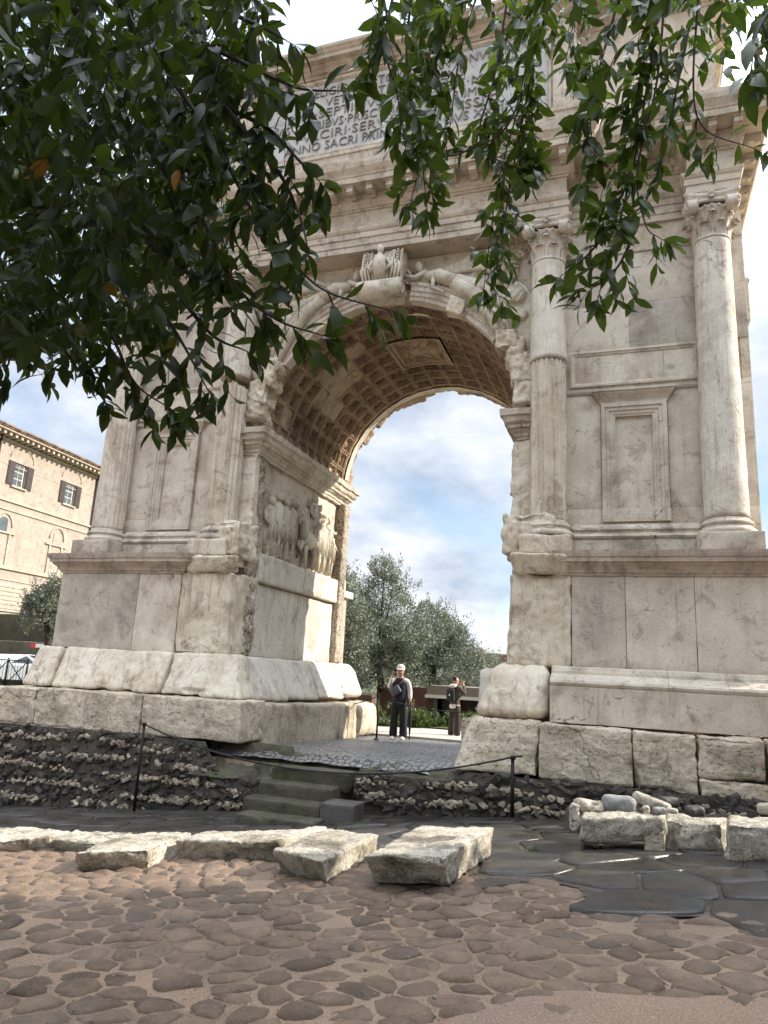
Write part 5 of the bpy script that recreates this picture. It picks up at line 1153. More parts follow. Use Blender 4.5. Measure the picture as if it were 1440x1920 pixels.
def person(lab, loc, rz, rw, re, lw, le, C):
    """rw/re: wrist and elbow of the person's right arm (image left when facing the camera: -x), lw/le the left; faces -y"""
    t = thing('person', lab, 'person', loc, rz)
    N = [(0, 0, .94, .13, .10), (0, 0, 1.12, .125, .095), (0, -.005, 1.30, .15, .10), (0, 0, 1.43, .10, .08), (0, -.005, 1.50, .052), (0, -.015, 1.57, .075, .085), (0, -.02, 1.655, .080, .095), (0, -.01, 1.725, .062, .075)]
    E = [(0, 1), (1, 2), (2, 3), (3, 4), (4, 5), (5, 6), (6, 7)]
    def add(p, *nodes):
        for n in nodes: N.append(n); E.append((p, len(N)-1)); p = len(N)-1
        return p
    add(5, (0, -.118, 1.615, .014)); add(6, (.083, .0, 1.63, .016)); add(6, (-.083, .0, 1.63, .016))
    for s in (-1, 1): add(0, (s*.095, 0, .86, .088), (s*.105, -.01, .48, .058), (s*.11, .01, .09, .042), (s*.115, -.09, .045, .04), (s*.12, -.17, .03, .03))
    for s, el, wr in ((-1, re, rw), (1, le, lw)):
        sh = add(3, (s*.175, 0, 1.405, .058)); e = add(sh, (*el, .043)); w = add(e, (*wr, .030))
        d = Vector(wr)-Vector(el); d.normalize(); side = d.cross(Vector((0, 1, .2))).normalized(); nn = d.cross(side)
        p0 = Vector(wr)+d*.055; pm = add(w, (*p0, .036, .020))
        for k, (off, ln) in enumerate(((-.030, .060), (-.010, .074), (.010, .070), (.030, .055))):
            a = p0+d*.035+side*off; b = a+d*ln*.55-nn*.012*s; c2 = b+d*ln*.45-nn*.03*s; add(pm, (*a, .010), (*b, .009), (*c2, .0075))
        a = p0+side*.036*s-d*.01; add(pm, (*a, .011), (*(a+side*.03*s+d*.03), .009))
    skin('body', N, E, MT['skin'], t)
    tr = [(0, 0, 1.10, .13, .10), (0, 0, .97, .16, .125), (0, 0, .86, .17, .13)]; te = [(0, 1), (1, 2)]
    for s in (-1, 1):
        n = len(tr); tr += [(s*.10, 0, .80, .105, .11), (s*.115, -.01, .48, .088, .095), (s*.125, .0, .20, .10, .108), (s*.128, .0, .03, .108, .115)]; te += [(2, n), (n, n+1), (n+1, n+2), (n+2, n+3)]
    skin('trousers', tr, te, MT[C['trousers']], t, 2)
    tn = [(0, 0, .84, .175, .14), (0, 0, 1.0, .172, .135), (0, 0, 1.14, .155, .118), (0, 0, 1.32, .172, .122), (0, 0, 1.425, .125, .095), (0, 0, 1.475, .072, .072)]; ee = [(0, 1), (1, 2), (2, 3), (3, 4), (4, 5)]
    for s, el, wr in ((-1, re, rw), (1, le, lw)):
        n = len(tn); m1 = [(a+b)/2 for a, b in zip(el, wr)]; tn += [(s*.19, 0, 1.395, .078), (*[(a+b)/2 for a, b in zip((s*.19, 0, 1.395), el)], .072), (*el, .064), (*m1, .060), (*[el[i]+(wr[i]-el[i])*.93 for i in range(3)], .046)]
        ee += [(4, n), (n, n+1), (n+1, n+2), (n+2, n+3), (n+3, n+4)]
    skin('jacket', tn, ee, MT[C['top']], t, 2)
    for s in (-1, 1):
        m = [(s*.112, .07, .045, .055, .05), (s*.118, -.05, .05, .06, .05), (s*.125, -.20, .038, .055, .038)]; skin('shoe', m, [(0, 1), (1, 2)], MT[C['shoe']], t, 2)
        skin('eye', [(s*.032, -.108, 1.645, .008), (s*.034, -.112, 1.646, .006)], [(0, 1)], MT['eye'], t, 1)
    skin('hair', [(0, .045, 1.60, .060, .05), (0, .03, 1.68, .082, .085), (0, .0, 1.735, .070, .085)], [(0, 1), (1, 2)], MT['hair'], t, 2)
    return t
m0 = at(746, 1385, 17.3)
man = person('man in white cap and dark vest holding a phone to his face', (m0[0], m0[1], gl(m0[0], m0[1])), .10, (-.155, -.20, 1.50), (-.27, -.06, 1.22), (.275, -.05, .93), (.245, .03, 1.16), dict(trousers='black', top='offwhite', shoe='shoe'))
skin('vest', [(0, 0, .82, .185, .15), (0, 0, 1.0, .186, .148), (0, 0, 1.16, .190, .146), (0, -.002, 1.33, .205, .15), (0, 0, 1.43, .16, .12), (0, 0, 1.48, .13, .1)], [(0, 1), (1, 2), (2, 3), (3, 4), (4, 5)], MT['navy'], man)
cp = MB().lathe([(.104, 1.675), (.106, 1.70), (.098, 1.745), (.07, 1.785), (.03, 1.80), (0, 1.802)], 20); cp.v = [(x, y*1.08-.012, z) for x, y, z in cp.v]
V = []; 
for k in range(9):
    a = math.pi+math.pi*k/8; V += [(.100*math.cos(a), -.012+.108*math.sin(a), 1.688), (.092*math.cos(a), -.012+.19*math.sin(a), 1.672)]
cp.add(V, [(2*k, 2*k+1, 2*k+3, 2*k+2) for k in range(8)]); cp.add([(x, y, z-.008) for x, y, z in V], [(2*k, 2*k+2, 2*k+3, 2*k+1) for k in range(8)]); cp.build('cap', MT['offwhite'], man)
skin('beard', [(0, -.075, 1.545, .045, .035), (.0, -.06, 1.57, .062, .045)], [(0, 1)], MT['hair'], man, 2)
def placed(name, lab, cat, parent, mb, mt):
    R = Matrix.Translation(parent.location) @ Matrix.Rotation(parent.rotation_euler.z, 4, 'Z'); o = mb.build(name, MT[mt]); o.matrix_world = R; return tag(o, lab, cat)
bag = MB(); V, F = hexa(bx(-.13, .13, -.045, .045, -.105, .105), res=.03, amp=.008, rad=.04, seed=5); ca, sa = math.cos(.6), math.sin(.6)
bag.add([(-.075+x*ca-z*sa, -.185+y, 1.16+x*sa+z*ca) for x, y, z in V], [tuple(f) for f in F], True); bag.tube([(-.16, -.16, 1.09), (-.02, -.175, 1.27), (.09, -.13, 1.42), (.10, .0, 1.47), (.02, .13, 1.30), (-.14, .10, 1.12), (-.17, -.10, 1.07)], .014, 6)
placed('crossbody_bag', 'grey crossbody bag slung over the dark vest', 'bag', man, bag, 'greyb')
placed('phone', 'dark phone held up by the man in the white cap', 'phone', man, MB().box(-.135, -.055, -.245, -.235, 1.53, 1.67), 'phone')
um = thing('umbrella', 'closed dark umbrella hanging from the hand of the man in the cap', 'umbrella', tuple(Matrix.Translation(man.location) @ Matrix.Rotation(.1, 4, 'Z') @ Vector((.30, -.09, 0.02))))
MB().tube([(0, 0, 0), (0, 0, .12), (0, 0, .70), (0, 0, .86), (.01, 0, .90), (.04, 0, .925), (.07, 0, .90), (.075, 0, .86)], .011, 8).build('shaft', MT['black'], um)
MB().lathe([(0, .10), (.014, .10), (.032, .30), (.045, .55), (.040, .66), (.018, .72), (0, .72)], 10).build('folded_canopy', MT['black'], um)
m1 = at(851, 1388, 19.2)
lady = person('visitor seen from behind in brown jacket, photographing with a phone', (m1[0], m1[1], gl(m1[0], m1[1])), math.pi-.55, (-.07, -.27, 1.50), (-.24, -.16, 1.24), (.07, -.27, 1.50), (.24, -.16, 1.24), dict(trousers='brown2', top='brown', shoe='shoe'))
lady.scale = (.93, .93, .93)
skin('shirt_hem', [(0, 0, 1.0, .175, .14), (0, 0, .88, .192, .155), (0, 0, .80, .192, .155)], [(0, 1), (1, 2)], MT['offwhite'], lady, 2)
skin('hood', [(-.13, .07, 1.47, .07, .06), (0, .14, 1.45, .10, .075), (.13, .07, 1.47, .07, .06)], [(0, 1), (1, 2)], MT['offwhite'], lady, 2)
bp = MB(); V, F = hexa(bx(-.14, .14, .11, .25, 1.02, 1.38), res=.04, amp=.01, rad=.06, seed=9); bp.add(V*.93, [tuple(f) for f in F], True)
for s in (-1, 1): bp.tube([tuple(.93*np.array(p)) for p in ((s*.10, .14, 1.38), (s*.12, .03, 1.48), (s*.12, -.10, 1.40), (s*.13, -.13, 1.20), (s*.13, .10, 1.06))], .02, 6)
placed('backpack', 'black backpack with a small white badge on the brown jacket', 'backpack', lady, bp, 'black')
bd = MB().lathe([(0, 0), (.028, 0), (.028, .006), (0, .008)], 12); bd.v = [(x*.93-.02, .236+z, y*.93+1.12) for x, y, z in bd.v]; ob = placed('badge', 'x', 'x', lady, bd, 'offwhite'); del ob['label']; del ob['category']
bk = bpy.data.objects['backpack']; mw = ob.matrix_world.copy(); ob.parent = bk; ob.matrix_parent_inverse = bk.matrix_world.inverted()
placed('phone', 'dark phone raised by the visitor in the brown jacket', 'phone', lady, MB().box(-.07, .07, -.315, -.305, 1.40, 1.48), 'phone')

# ------------------------------------------------------------------ foliage helpers
def set_var(me, vals):
    a = me.attributes.new('var', 'FLOAT', 'POINT'); a.data.foreach_set('value', np.asarray(vals, np.float32))
LT = np.array([(0, 0, 0), (.18, -.11, .02), (.18, 0, 0), (.18, .11, .02), (.45, -.19, .035), (.45, 0, .0), (.45, .19, .035), (.75, -.13, .0), (.75, 0, -.03), (.75, .13, .0), (1, 0, -.09)])
LF = np.array([(0, 1, 2), (0, 2, 3), (1, 4, 5), (1, 5, 2), (2, 5, 6), (2, 6, 3), (4, 7, 8), (4, 8, 5), (5, 8, 9), (5, 9, 6), (7, 10, 8), (8, 10, 9)])
def leaf_arrays(P, D, Nn, S, curl):
    D = D/np.linalg.norm(D, axis=1, keepdims=True); B = np.cross(Nn, D); B /= np.maximum(np.linalg.norm(B, axis=1, keepdims=True), 1e-6); Nn = np.cross(D, B)
    T = np.repeat(LT[None], len(P), 0).copy(); T[:, :, 1] *= (.72+.55*NR.random(len(P)))[:, None]; T[:, :, 2] += (NR.normal(size=len(P))*.10)[:, None]*T[:, :, 1]*6*T[:, :, 0]*.4; T[:, :, 2] = T[:, :, 2]*1.0-curl[:, None]*T[:, :, 0]**2
    return P[:, None]+(T[:, :, :1]*D[:, None]+T[:, :, 1:2]*B[:, None]+T[:, :, 2:]*Nn[:, None])*S[:, None, None], D, B, Nn
LEAFM = []
for k in range(6):
    t = LT.copy(); t[:, 2] -= [.0, .12, .25, -.1, .3, .18][k]*t[:, 0]**2; t[:, 1] *= [1, .8, 1.15, 1.3, .72, 1.05][k]; t[:, 2] += [0, .25, -.2, .1, -.3, .3][k]*t[:, 1]*t[:, 0]
    me = npmesh('leaf', t, LF, True); set_var(me, np.full(len(t), [.15, .35, .55, .75, .3, .9][k])); me.materials.append(MT['leaf']); LEAFM.append(me)
LEAF_SHADED = []
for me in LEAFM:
    m2 = me.copy(); m2.materials.clear(); m2.materials.append(MT['leaf_shaded']); LEAF_SHADED.append(m2)
class Tree:
    def __init__(s, lab, loc, cat='tree'):
        s.lm = LEAFM if 'airy' in lab else LEAF_SHADED; s.root = thing('evergreen_tree', lab, cat, loc); s.P = []; s.D = []; s.N = []; s.S = []; s.tw = MB(); s.loc = np.array(loc, float)
    def leaf(s, p, d, n, size): s.P.append(p); s.D.append(d); s.N.append(n); s.S.append(size)
    def branch(s, pts, r0, r1, part=True):
        rad = [r0+(r1-r0)*k/(len(pts)-1) for k in range(len(pts))]
        if part: MB().tube([np.array(p)-s.loc for p in pts], rad, 6).build('branch', MT['twig'], s.root)
        else: s.tw.tube([np.array(p)-s.loc for p in pts], rad, 4, False)
    def shoot(s, p, d, L, size, nl, r=.0016):
        """a leafy shoot from p along d; leaves alternate and crowd at the tip"""
        d = d/np.linalg.norm(d); side = np.cross(d, NR.normal(size=3)); side /= np.linalg.norm(side); oth = np.cross(d, side); pts = []; bend = NR.normal(size=3)*.25+np.array([0, 0, -.25])
        for k in range(5):
            t = k/4; pts.append(p+d*L*t+bend*L*t*t*.6)
        s.branch(pts, r*1.4, r*.7, False)
        for k in range(nl):
            t = 1-(1-(k+1)/nl)**1.0*.85 if k < nl*.6 else .97+.03*NR.random(); q = p+d*L*t+bend*L*t*t*.6; ang = k*2.4+NR.random()*.6
            o = side*math.cos(ang)+oth*math.sin(ang); f = .35+.5*NR.random()
            dd = d*f+o*(1-.3*f)+np.array([0, 0, -.30-.25*NR.random()]); nn = np.array([0, 0, 1.])*.7+d*.3+NR.normal(size=3)*.45
            s.leaf(q, dd, nn, size*(.72+.5*NR.random()))
    def finish(s, nparts=300):
        P, D, Nn, S = (np.array(a) for a in (s.P, s.D, s.N, s.S)); n = len(P); curl = NR.random(n)*.35-.05
        L, Dn, Bn, N2 = leaf_arrays(P, D, Nn, S, curl)
        dist = (P-CAM)@FV; uv = np.array([proj(p) if dd > .2 else (-1e4, 0) for p, dd in zip(P+Dn*S[:, None]*.5, dist)])
        vis = (uv[:, 0] > 0) & (uv[:, 0] < 1440) & (uv[:, 1] > 0) & (uv[:, 1] < 1920)
        score = np.where(vis, S/np.maximum(dist, .3), 0); order = np.argsort(-score); pick = order[:nparts]; rest = order[nparts:]
        for i in pick:
            o = bpy.data.objects.new('leaf', s.lm[NR.integers(6)]); COL.objects.link(o); o.parent = s.root; q = P[i]-s.loc; sc = S[i]
            o.matrix_local = Matrix(((Dn[i, 0]*sc, Bn[i, 0]*sc, N2[i, 0]*sc, q[0]), (Dn[i, 1]*sc, Bn[i, 1]*sc, N2[i, 1]*sc, q[1]), (Dn[i, 2]*sc, Bn[i, 2]*sc, N2[i, 2]*sc, q[2]), (0, 0, 0, 1)))
        V = (L[rest]-s.loc).reshape(-1, 3); m = len(rest); F = (LF[None]+(np.arange(m)*11)[:, None, None]).reshape(-1, 3)
        me = npmesh('foliage', V, F, True); set_var(me, np.repeat(NR.random(m), 11)); tag(obj('foliage', me, s.lm[0].materials[0], s.root), kind='stuff')
        if s.tw.v: tag(s.tw.build('twigs', MT['twig'], s.root), kind='stuff')
def spl(pts, n=14):
    pts = [np.array(p, float) for p in pts]; out = []
    for i in range(len(pts)-1):
        p0, p1, p2, p3 = pts[max(i-1, 0)], pts[i], pts[i+1], pts[min(i+2, len(pts)-1)]
        for t in np.linspace(0, 1, n, endpoint=False):
            out.append(.5*((2*p1)+(-p0+p2)*t+(2*p0-5*p1+4*p2-p3)*t*t+(-p0+3*p1-3*p2+p3)*t**3))
    return out+[pts[-1]]
def strand(T, px, size, gap=.055, r0=.006, r1=.0018, sub=.16, end=7, dens=1.0, start=0.0):
    """a hanging branch through (u, v, distance) points with leaves and short side shoots"""
    pts = spl([at(*p) for p in px]); T.branch(pts, r0, r1)
    P = np.array(pts); seg = np.linalg.norm(np.diff(P, axis=0), axis=1); cum = np.concatenate([[0], np.cumsum(seg)]); Lt = cum[-1]; s = Lt*start; k = 0; nexts = s+.05
    while s < Lt:
        i = min(np.searchsorted(cum, s), len(P)-1); i = max(i, 1); d = P[i]-P[i-1]; d /= np.linalg.norm(d); p = P[i-1]+d*(s-cum[i-1])
        sd_ = np.cross(d, FV); sd_ /= np.linalg.norm(sd_)+1e-9; sgn = 1 if k % 2 else -1
        o = sd_*sgn*(.6+.4*NR.random())+NR.normal(size=3)*.35
        if NR.random() < dens: T.leaf(p, d*.6+o+np.array([0, 0, -.25]), np.array([0, 0, .6])-FV*.35+NR.normal(size=3)*.4, size*(.7+.5*NR.random()))
        if s > nexts:
            if NR.random() < dens: T.shoot(p, d*.7+o*.9+np.array([0, 0, -.2]), sub*(.6+.8*NR.random()), size, 6+NR.integers(3))
            nexts = s+sub*.55
        s += gap*(.7+.6*NR.random()); k += 1
    d = P[-1]-P[-3]; T.shoot(P[-1], d, .05, size, end)
def fill(T, poly, n, t0, t1, size, nl=7, L=.22, down=.7, keep=True, up=None):
    us = [p[0] for p in poly]; vs = [p[1] for p in poly]; c = 0; tries = 0
    while c < n and tries < n*30:
        tries += 1; u = NR.uniform(min(us), max(us)); v = NR.uniform(min(vs), max(vs))
        if not in_poly(u, v, poly): continue
        t = t0+(t1-t0)*NR.random(); e = at(u, v, t); d = np.array([0, 0, -down])+NR.normal(size=3)*.55; d /= np.linalg.norm(d); p = e-d*L
        pu, pvv = proj(p)
        if keep and not (in_poly(pu, pvv, poly) or pvv < 0): continue
        T.shoot(p, d, L*(.7+.5*NR.random()), size, nl+NR.integers(3)); c += 1
# ------------------------------------------------------------------ the tree on the left
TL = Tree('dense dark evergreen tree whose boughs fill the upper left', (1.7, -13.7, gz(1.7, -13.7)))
TL.branch(spl([(1.7, -13.7, -.3), (1.75, -13.5, 1.2), (1.9, -12.9, 2.6), (2.1, -12.0, 3.6), (2.0, -10.6, 4.3), (1.6, -9.4, 4.6)]), .19, .05)
LP = [(-60, -60), (540, -60), (535, 60), (515, 100), (545, 150), (560, 210), (540, 260), (535, 320), (510, 370), (530, 410), (505, 440), (480, 470), (450, 520), (420, 560), (380, 590), (320, 610), (290, 645), (250, 665), (205, 695), (150, 680), (105, 655), (40, 655), (-60, 660)]
CORE = [(-60, -60), (500, -60), (505, 120), (520, 220), (480, 330), (440, 430), (400, 500), (350, 560), (300, 620), (240, 680), (180, 700), (100, 690), (-60, 700)]
DENSE = [(-60, -60), (400, -60), (400, 250), (360, 420), (280, 560), (160, 660), (-60, 670)]
fill(TL, LP, 190, 1.9, 3.2, .092, 7, .20)
fill(TL, CORE, 250, 2.2, 4.2, .095, 8, .24)
fill(TL, DENSE, 470, 3.0, 6.2, .10, 9, .30)
for px in ([(300, 120, 2.3), (400, 260, 2.2), (470, 390, 2.1), (540, 480, 2.05), (610, 545, 2.0), (725, 580, 2.0)], [(340, 330, 2.2), (400, 450, 2.1), (450, 545, 2.05), (520, 600, 2.0), (592, 625, 2.0)], [(380, 80, 2.1), (480, 130, 2.0), (560, 165, 1.95), (630, 170, 1.9)], [(400, 190, 2.1), (500, 240, 2.0), (560, 300, 1.95), (590, 330, 1.95)],
           [(160, 520, 2.5), (215, 640, 2.4), (255, 720, 2.35), (318, 765, 2.3)], [(290, 560, 2.3), (340, 640, 2.25), (388, 728, 2.2)], [(340, 560, 2.2), (400, 630, 2.2), (455, 655, 2.2)], [(420, 200, 2.0), (520, 320, 2.0), (560, 400, 1.95), (575, 455, 1.9)], [(60, 560, 2.6), (130, 670, 2.5), (190, 745, 2.5)], [(0, 580, 2.4), (20, 650, 2.4), (12, 695, 2.4)], [(420, 20, 2.2), (490, 50, 2.1), (535, 75, 2.1)], [(250, 420, 2.2), (330, 500, 2.2), (420, 540, 2.1), (470, 600, 2.1)]):
    strand(TL, px, .084, .045, .008, .002, .11, 6)
fill(TL, [(-700, -700), (600, -700), (540, -150), (-60, -130), (-160, 600), (-700, 500)], 420, 2.2, 6.0, .11, 9, .32, keep=False)
# ------------------------------------------------------------------ the tree on the right
TR = Tree('airy evergreen tree with leafy strands hanging over the inscription', (7.6, -11.6, gz(7.6, -11.6)))
TR.branch(spl([(7.6, -11.6, -.2), (7.5, -11.5, 1.5), (7.2, -11.3, 3.2), (6.6, -11.0, 4.6), (5.6, -10.7, 5.6), (4.2, -10.6, 6.0), (2.8, -10.6, 6.0)]), .17, .04)
for px in ([(775, -40, 2.9), (762, 120, 2.9), (785, 250, 2.85), (800, 385, 2.8)], [(745, -40, 2.7), (722, 80, 2.65), (745, 180, 2.6), (760, 270, 2.6)], [(1020, -60, 3.2), (985, 150, 3.15), (935, 340, 3.1), (908, 535, 3.05)], [(1015, -60, 3.1), (965, 210, 3.0), (870, 285, 2.95), (800, 300, 2.9), (772, 370, 2.9)], [(905, -40, 3.0), (865, 90, 2.95), (845, 230, 2.9)],
           [(1245, -60, 2.9), (1215, 150, 2.8), (1185, 320, 2.75), (1152, 450, 2.7), (1122, 555, 2.7)], [(1250, -60, 2.8), (1232, 150, 2.75), (1195, 320, 2.75), (1210, 420, 2.7), (1235, 445, 2.7)], [(1315, -60, 3.0), (1300, 150, 2.95), (1320, 240, 2.9), (1405, 275, 2.85)], [(1165, -20, 2.9), (1110, 190, 2.85), (1115, 290, 2.8)], [(1095, -60, 3.3), (1062, 110, 3.2)], [(1150, 420, 2.75), (1100, 480, 2.75), (1055, 515, 2.75)], [(960, -60, 3.3), (930, 130, 3.2), (900, 260, 3.1), (965, 330, 3.1), (1000, 315, 3.1)], [(1000, 120, 3.2), (960, 330, 3.1), (935, 480, 3.0)], [(1290, 60, 2.9), (1240, 300, 2.8), (1200, 390, 2.8), (1135, 420, 2.75)], [(705, -60, 2.6), (725, 40, 2.6), (700, 130, 2.55)], [(1180, 460, 2.7), (1150, 510, 2.7), (1095, 540, 2.7)], [(850, -60, 3.0), (815, 130, 2.9), (770, 190, 2.85), (745, 235, 2.85)]):
    strand(TR, px, .088, .05, .006, .0016, .13, 7, .9)
strand(TR, [(1480, -40, 1.9), (1420, 60, 1.8), (1410, 120, 1.75)], .10, .05, .006, .002, .14, 7)
fill(TR, [(700, -60), (1500, -60), (1500, 130), (1400, 110), (1300, 120), (1270, 80), (1150, 110), (1050, 40), (980, 110), (880, 110), (840, 150), (770, 140), (735, 90)], 66, 2.3, 3.6, .092, 7, .2)
fill(TR, [(1060, 80), (1270, 80), (1285, 260), (1215, 340), (1240, 420), (1190, 480), (1140, 470), (1100, 400), (1090, 230)], 17, 2.5, 3.2, .094, 6, .18)
fill(TR, [(860, 180), (1030, 180), (1025, 320), (960, 430), (930, 560), (890, 560), (880, 420), (850, 330)], 13, 2.9, 3.4, .090, 6, .17)
fill(TR, [(730, 100), (860, 100), (850, 260), (820, 380), (770, 380), (745, 260)], 9, 2.6, 3.2, .092, 6, .17)
fill(TR, [(700, -800), (2300, -800), (2300, 300), (1600, 120), (1560, -130), (720, -140)], 520, 2.4, 6.5, .115, 9, .32, keep=False)

# ------------------------------------------------------------------ distant trees
QT = np.array([(0, -.5, 0), (1, -.5, 0), (1, .5, 0), (0, .5, 0)])
def leafcloud(name, centres, n, size, mat, parent, loc, aspect=.32, stuff=True, shell=.3, spikes=0, upb=.3):
    C = np.array([c[:3] for c in centres]); R = np.array([c[3] for c in centres]); w = R**2.6; w /= w.sum()
    k = NR.choice(len(C), n, p=w); d = NR.normal(size=(n, 3)); d /= np.linalg.norm(d, axis=1, keepdims=True)
    r = R[k]*(shell+(1-shell)*NR.random(n)**.6); P = C[k]+d*r[:, None]*np.array([1, 1, .92])
    P += np.stack([fbm(P*1.1+a*31, 3, a) for a in range(3)], 1)*.55*R[k][:, None]
    keep = fbm(P*1.6, 3, 77) > -.3; P = P[keep]; d = d[keep]
    if spikes:
        ks = NR.choice(len(C), spikes, p=w); ds = NR.normal(size=(spikes, 3)); ds[:, 2] = np.abs(ds[:, 2])*1.2; ds /= np.linalg.norm(ds, axis=1, keepdims=True)
        S0 = C[ks]+ds*R[ks][:, None]*.95; sd_ = ds*.6+np.array([0, 0, .6])+NR.normal(size=(spikes, 3))*.25; ext = np.linspace(0, 1, 14)
        Q = (S0[:, None]+sd_[:, None]*(ext[None, :, None]*(R[ks]*.36)[:, None, None])).reshape(-1, 3)+NR.normal(size=(spikes*14, 3))*size*.4
        P = np.concatenate([P, Q]); d = np.concatenate([d, np.repeat(sd_, 14, 0)])
    m = len(P); D = d*.6+NR.normal(size=(m, 3))*.7+np.array([0, 0, upb]); D /= np.linalg.norm(D, axis=1, keepdims=True); N2 = NR.normal(size=(m, 3)); B = np.cross(N2, D); B /= np.linalg.norm(B, axis=1, keepdims=True)
    s = size*(.6+.8*NR.random(m)); V = P[:, None]+(QT[None, :, :1]*D[:, None]+QT[None, :, 1:2]*B[:, None]*aspect)*s[:, None, None]
    F = np.arange(m*4).reshape(m, 4); me = npmesh(name, (V.reshape(-1, 3)-np.array(loc)), F, False); set_var(me, np.repeat(np.clip(.5+.45*fbm(P*2.5, 2, 3)+.25*NR.normal(size=m)*.6, 0, .92), 4))
    o = obj(name, me, mat, parent); return o
def olive(lab, crowns, trunk, n, size=.075, group='olive trees behind the arch', spikes=160, mat='olive', name='olive_tree'):
    loc = trunk[0]; t = thing(name, lab, 'tree', tuple(loc), 0, group); loc = np.array(loc)
    pts = spl([np.array(p) for p in trunk], 6); MB().tube([p-loc for p in pts], [.20-.10*k/(len(pts)-1) for k in range(len(pts))], 9).build('trunk', MT['bark'], t)
    bm_ = MB()
    for c in crowns:
        a = pts[-1]; b = np.array(c[:3]); bm_.tube([a-loc, (a*.5+b*.5)-loc+np.array([0, 0, -.15]), b-loc, b-loc+np.array([0, 0, c[3]*.35])], [.06, .04, .025, .006], 6, False)
    bm_.build('limbs', MT['bark'], t)
    leafcloud('crown', crowns, n, size, MT[mat], t, loc, spikes=spikes); return t
def cp_(u, v, t, r): p = at(u, v, t); return (p[0], p[1], p[2], r)
olive('tall olive tree behind the man, with the highest crown', [cp_(690, 1185, 27, 1.55), cp_(735, 1110, 27.5, 1.1), cp_(722, 1065, 27, .62), cp_(760, 1200, 27, 1.2), cp_(680, 1250, 26.5, .95), cp_(745, 1255, 26.5, .9), cp_(665, 1120, 27.5, .7)], [at(722, 1338, 27), at(716, 1290, 27), at(708, 1235, 27)], 42000)
olive('broad silvery olive tree right of the tall one', [cp_(825, 1200, 30, 1.25), cp_(800, 1165, 30, .85), cp_(855, 1235, 30, 1.0), cp_(805, 1255, 29.5, 1.0), cp_(845, 1180, 30.5, .7), cp_(775, 1230, 30, .9)], [at(800, 1340, 30), at(806, 1300, 30), at(815, 1250, 30)], 32000)
olive('small greener olive far right beside the pier', [cp_(905, 1258, 38, 1.15), cp_(880, 1268, 37, 1.0), cp_(930, 1265, 38, .9), cp_(895, 1285, 37, 1.0)], [at(905, 1340, 38), at(905, 1310, 38), at(903, 1285, 38)], 16000, mat='olive', spikes=60)
olive('dark olive tree close behind the left pier with a leaning trunk', [cp_(615, 1190, 24, 1.35), cp_(640, 1130, 24, .85), cp_(655, 1240, 24, .75), cp_(600, 1120, 25, 1.0), cp_(650, 1075, 25, .42), cp_(648, 1180, 24, .8)], [at(640, 1345, 24), at(648, 1300, 24), at(665, 1262, 24)], 34000)
olive('dark round olive at the left picture edge before the ochre building', [cp_(85, 1125, 30, .75), cp_(70, 1150, 30, .75), cp_(95, 1165, 30, .65), cp_(105, 1105, 30, .55), cp_(60, 1128, 30, .4)], [at(92, 1235, 30), at(90, 1205, 30), at(88, 1175, 30)], 16000, size=.09, spikes=60)
olive('far olive tree seen between the tall and the broad olive', [cp_(765, 1215, 44, 1.7), cp_(740, 1240, 44, 1.4), cp_(790, 1240, 44, 1.4), cp_(765, 1270, 43, 1.6)], [at(765, 1335, 44), at(765, 1310, 44), at(765, 1285, 44)], 14000, .10, spikes=60)
olive('far olive tree half hidden behind the left pier', [cp_(665, 1230, 44, 1.9), cp_(640, 1180, 44, 1.7), cp_(690, 1265, 43, 1.6), cp_(650, 1275, 43, 1.5)], [at(660, 1335, 44), at(660, 1310, 44), at(660, 1285, 44)], 14000, .10, spikes=60)
olive('far olive tree low behind the dark pavilion', [cp_(845, 1262, 46, 1.6), cp_(875, 1275, 46, 1.4), cp_(815, 1275, 46, 1.4), cp_(850, 1290, 45, 1.4)], [at(845, 1335, 46), at(845, 1315, 46), at(845, 1295, 46)], 12000, .10, spikes=40)
# shrubs of the hedge
for k, (u, v, t, r, lab) in enumerate(((655, 1350, 21, .38, 'leafy shrub at the left end of the far hedge'), (682, 1352, 21.2, .40, 'leafy shrub left of the thin far post'), (722, 1350, 21.4, .42, 'leafy shrub directly behind the man in the cap'), (775, 1350, 21.5, .45, 'tallest hedge shrub, right of the umbrella'), (808, 1362, 21.7, .33, 'low hedge shrub below the dark pavilion'), (838, 1362, 21.9, .32, 'low hedge shrub left of the visitor in brown'), (872, 1358, 22, .36, 'hedge shrub right of the visitor in brown'), (905, 1360, 22.2, .36, 'hedge shrub half hidden by the right pier'))):
    p = at(u, v, t); z0 = -.42; s = thing('hedge_shrub', lab, 'shrub', (p[0], p[1], z0), 0, 'shrubs of the far hedge')
    MB().tube([(0, 0, 0), (.02, 0, .2), (0, .03, p[2]-z0)], [.03, .025, .012], 6).build('stem', MT['bark'], s)
    leafcloud('leaves', [(p[0], p[1], p[2], r), (p[0]+.2, p[1], p[2]-.18, r*.8), (p[0]-.2, p[1]+.1, p[2]-.15, r*.8), (p[0], p[1], -.25, r*.8)], 2600, .075, MT['hedge'], s, (p[0], p[1], z0), .45, spikes=14)
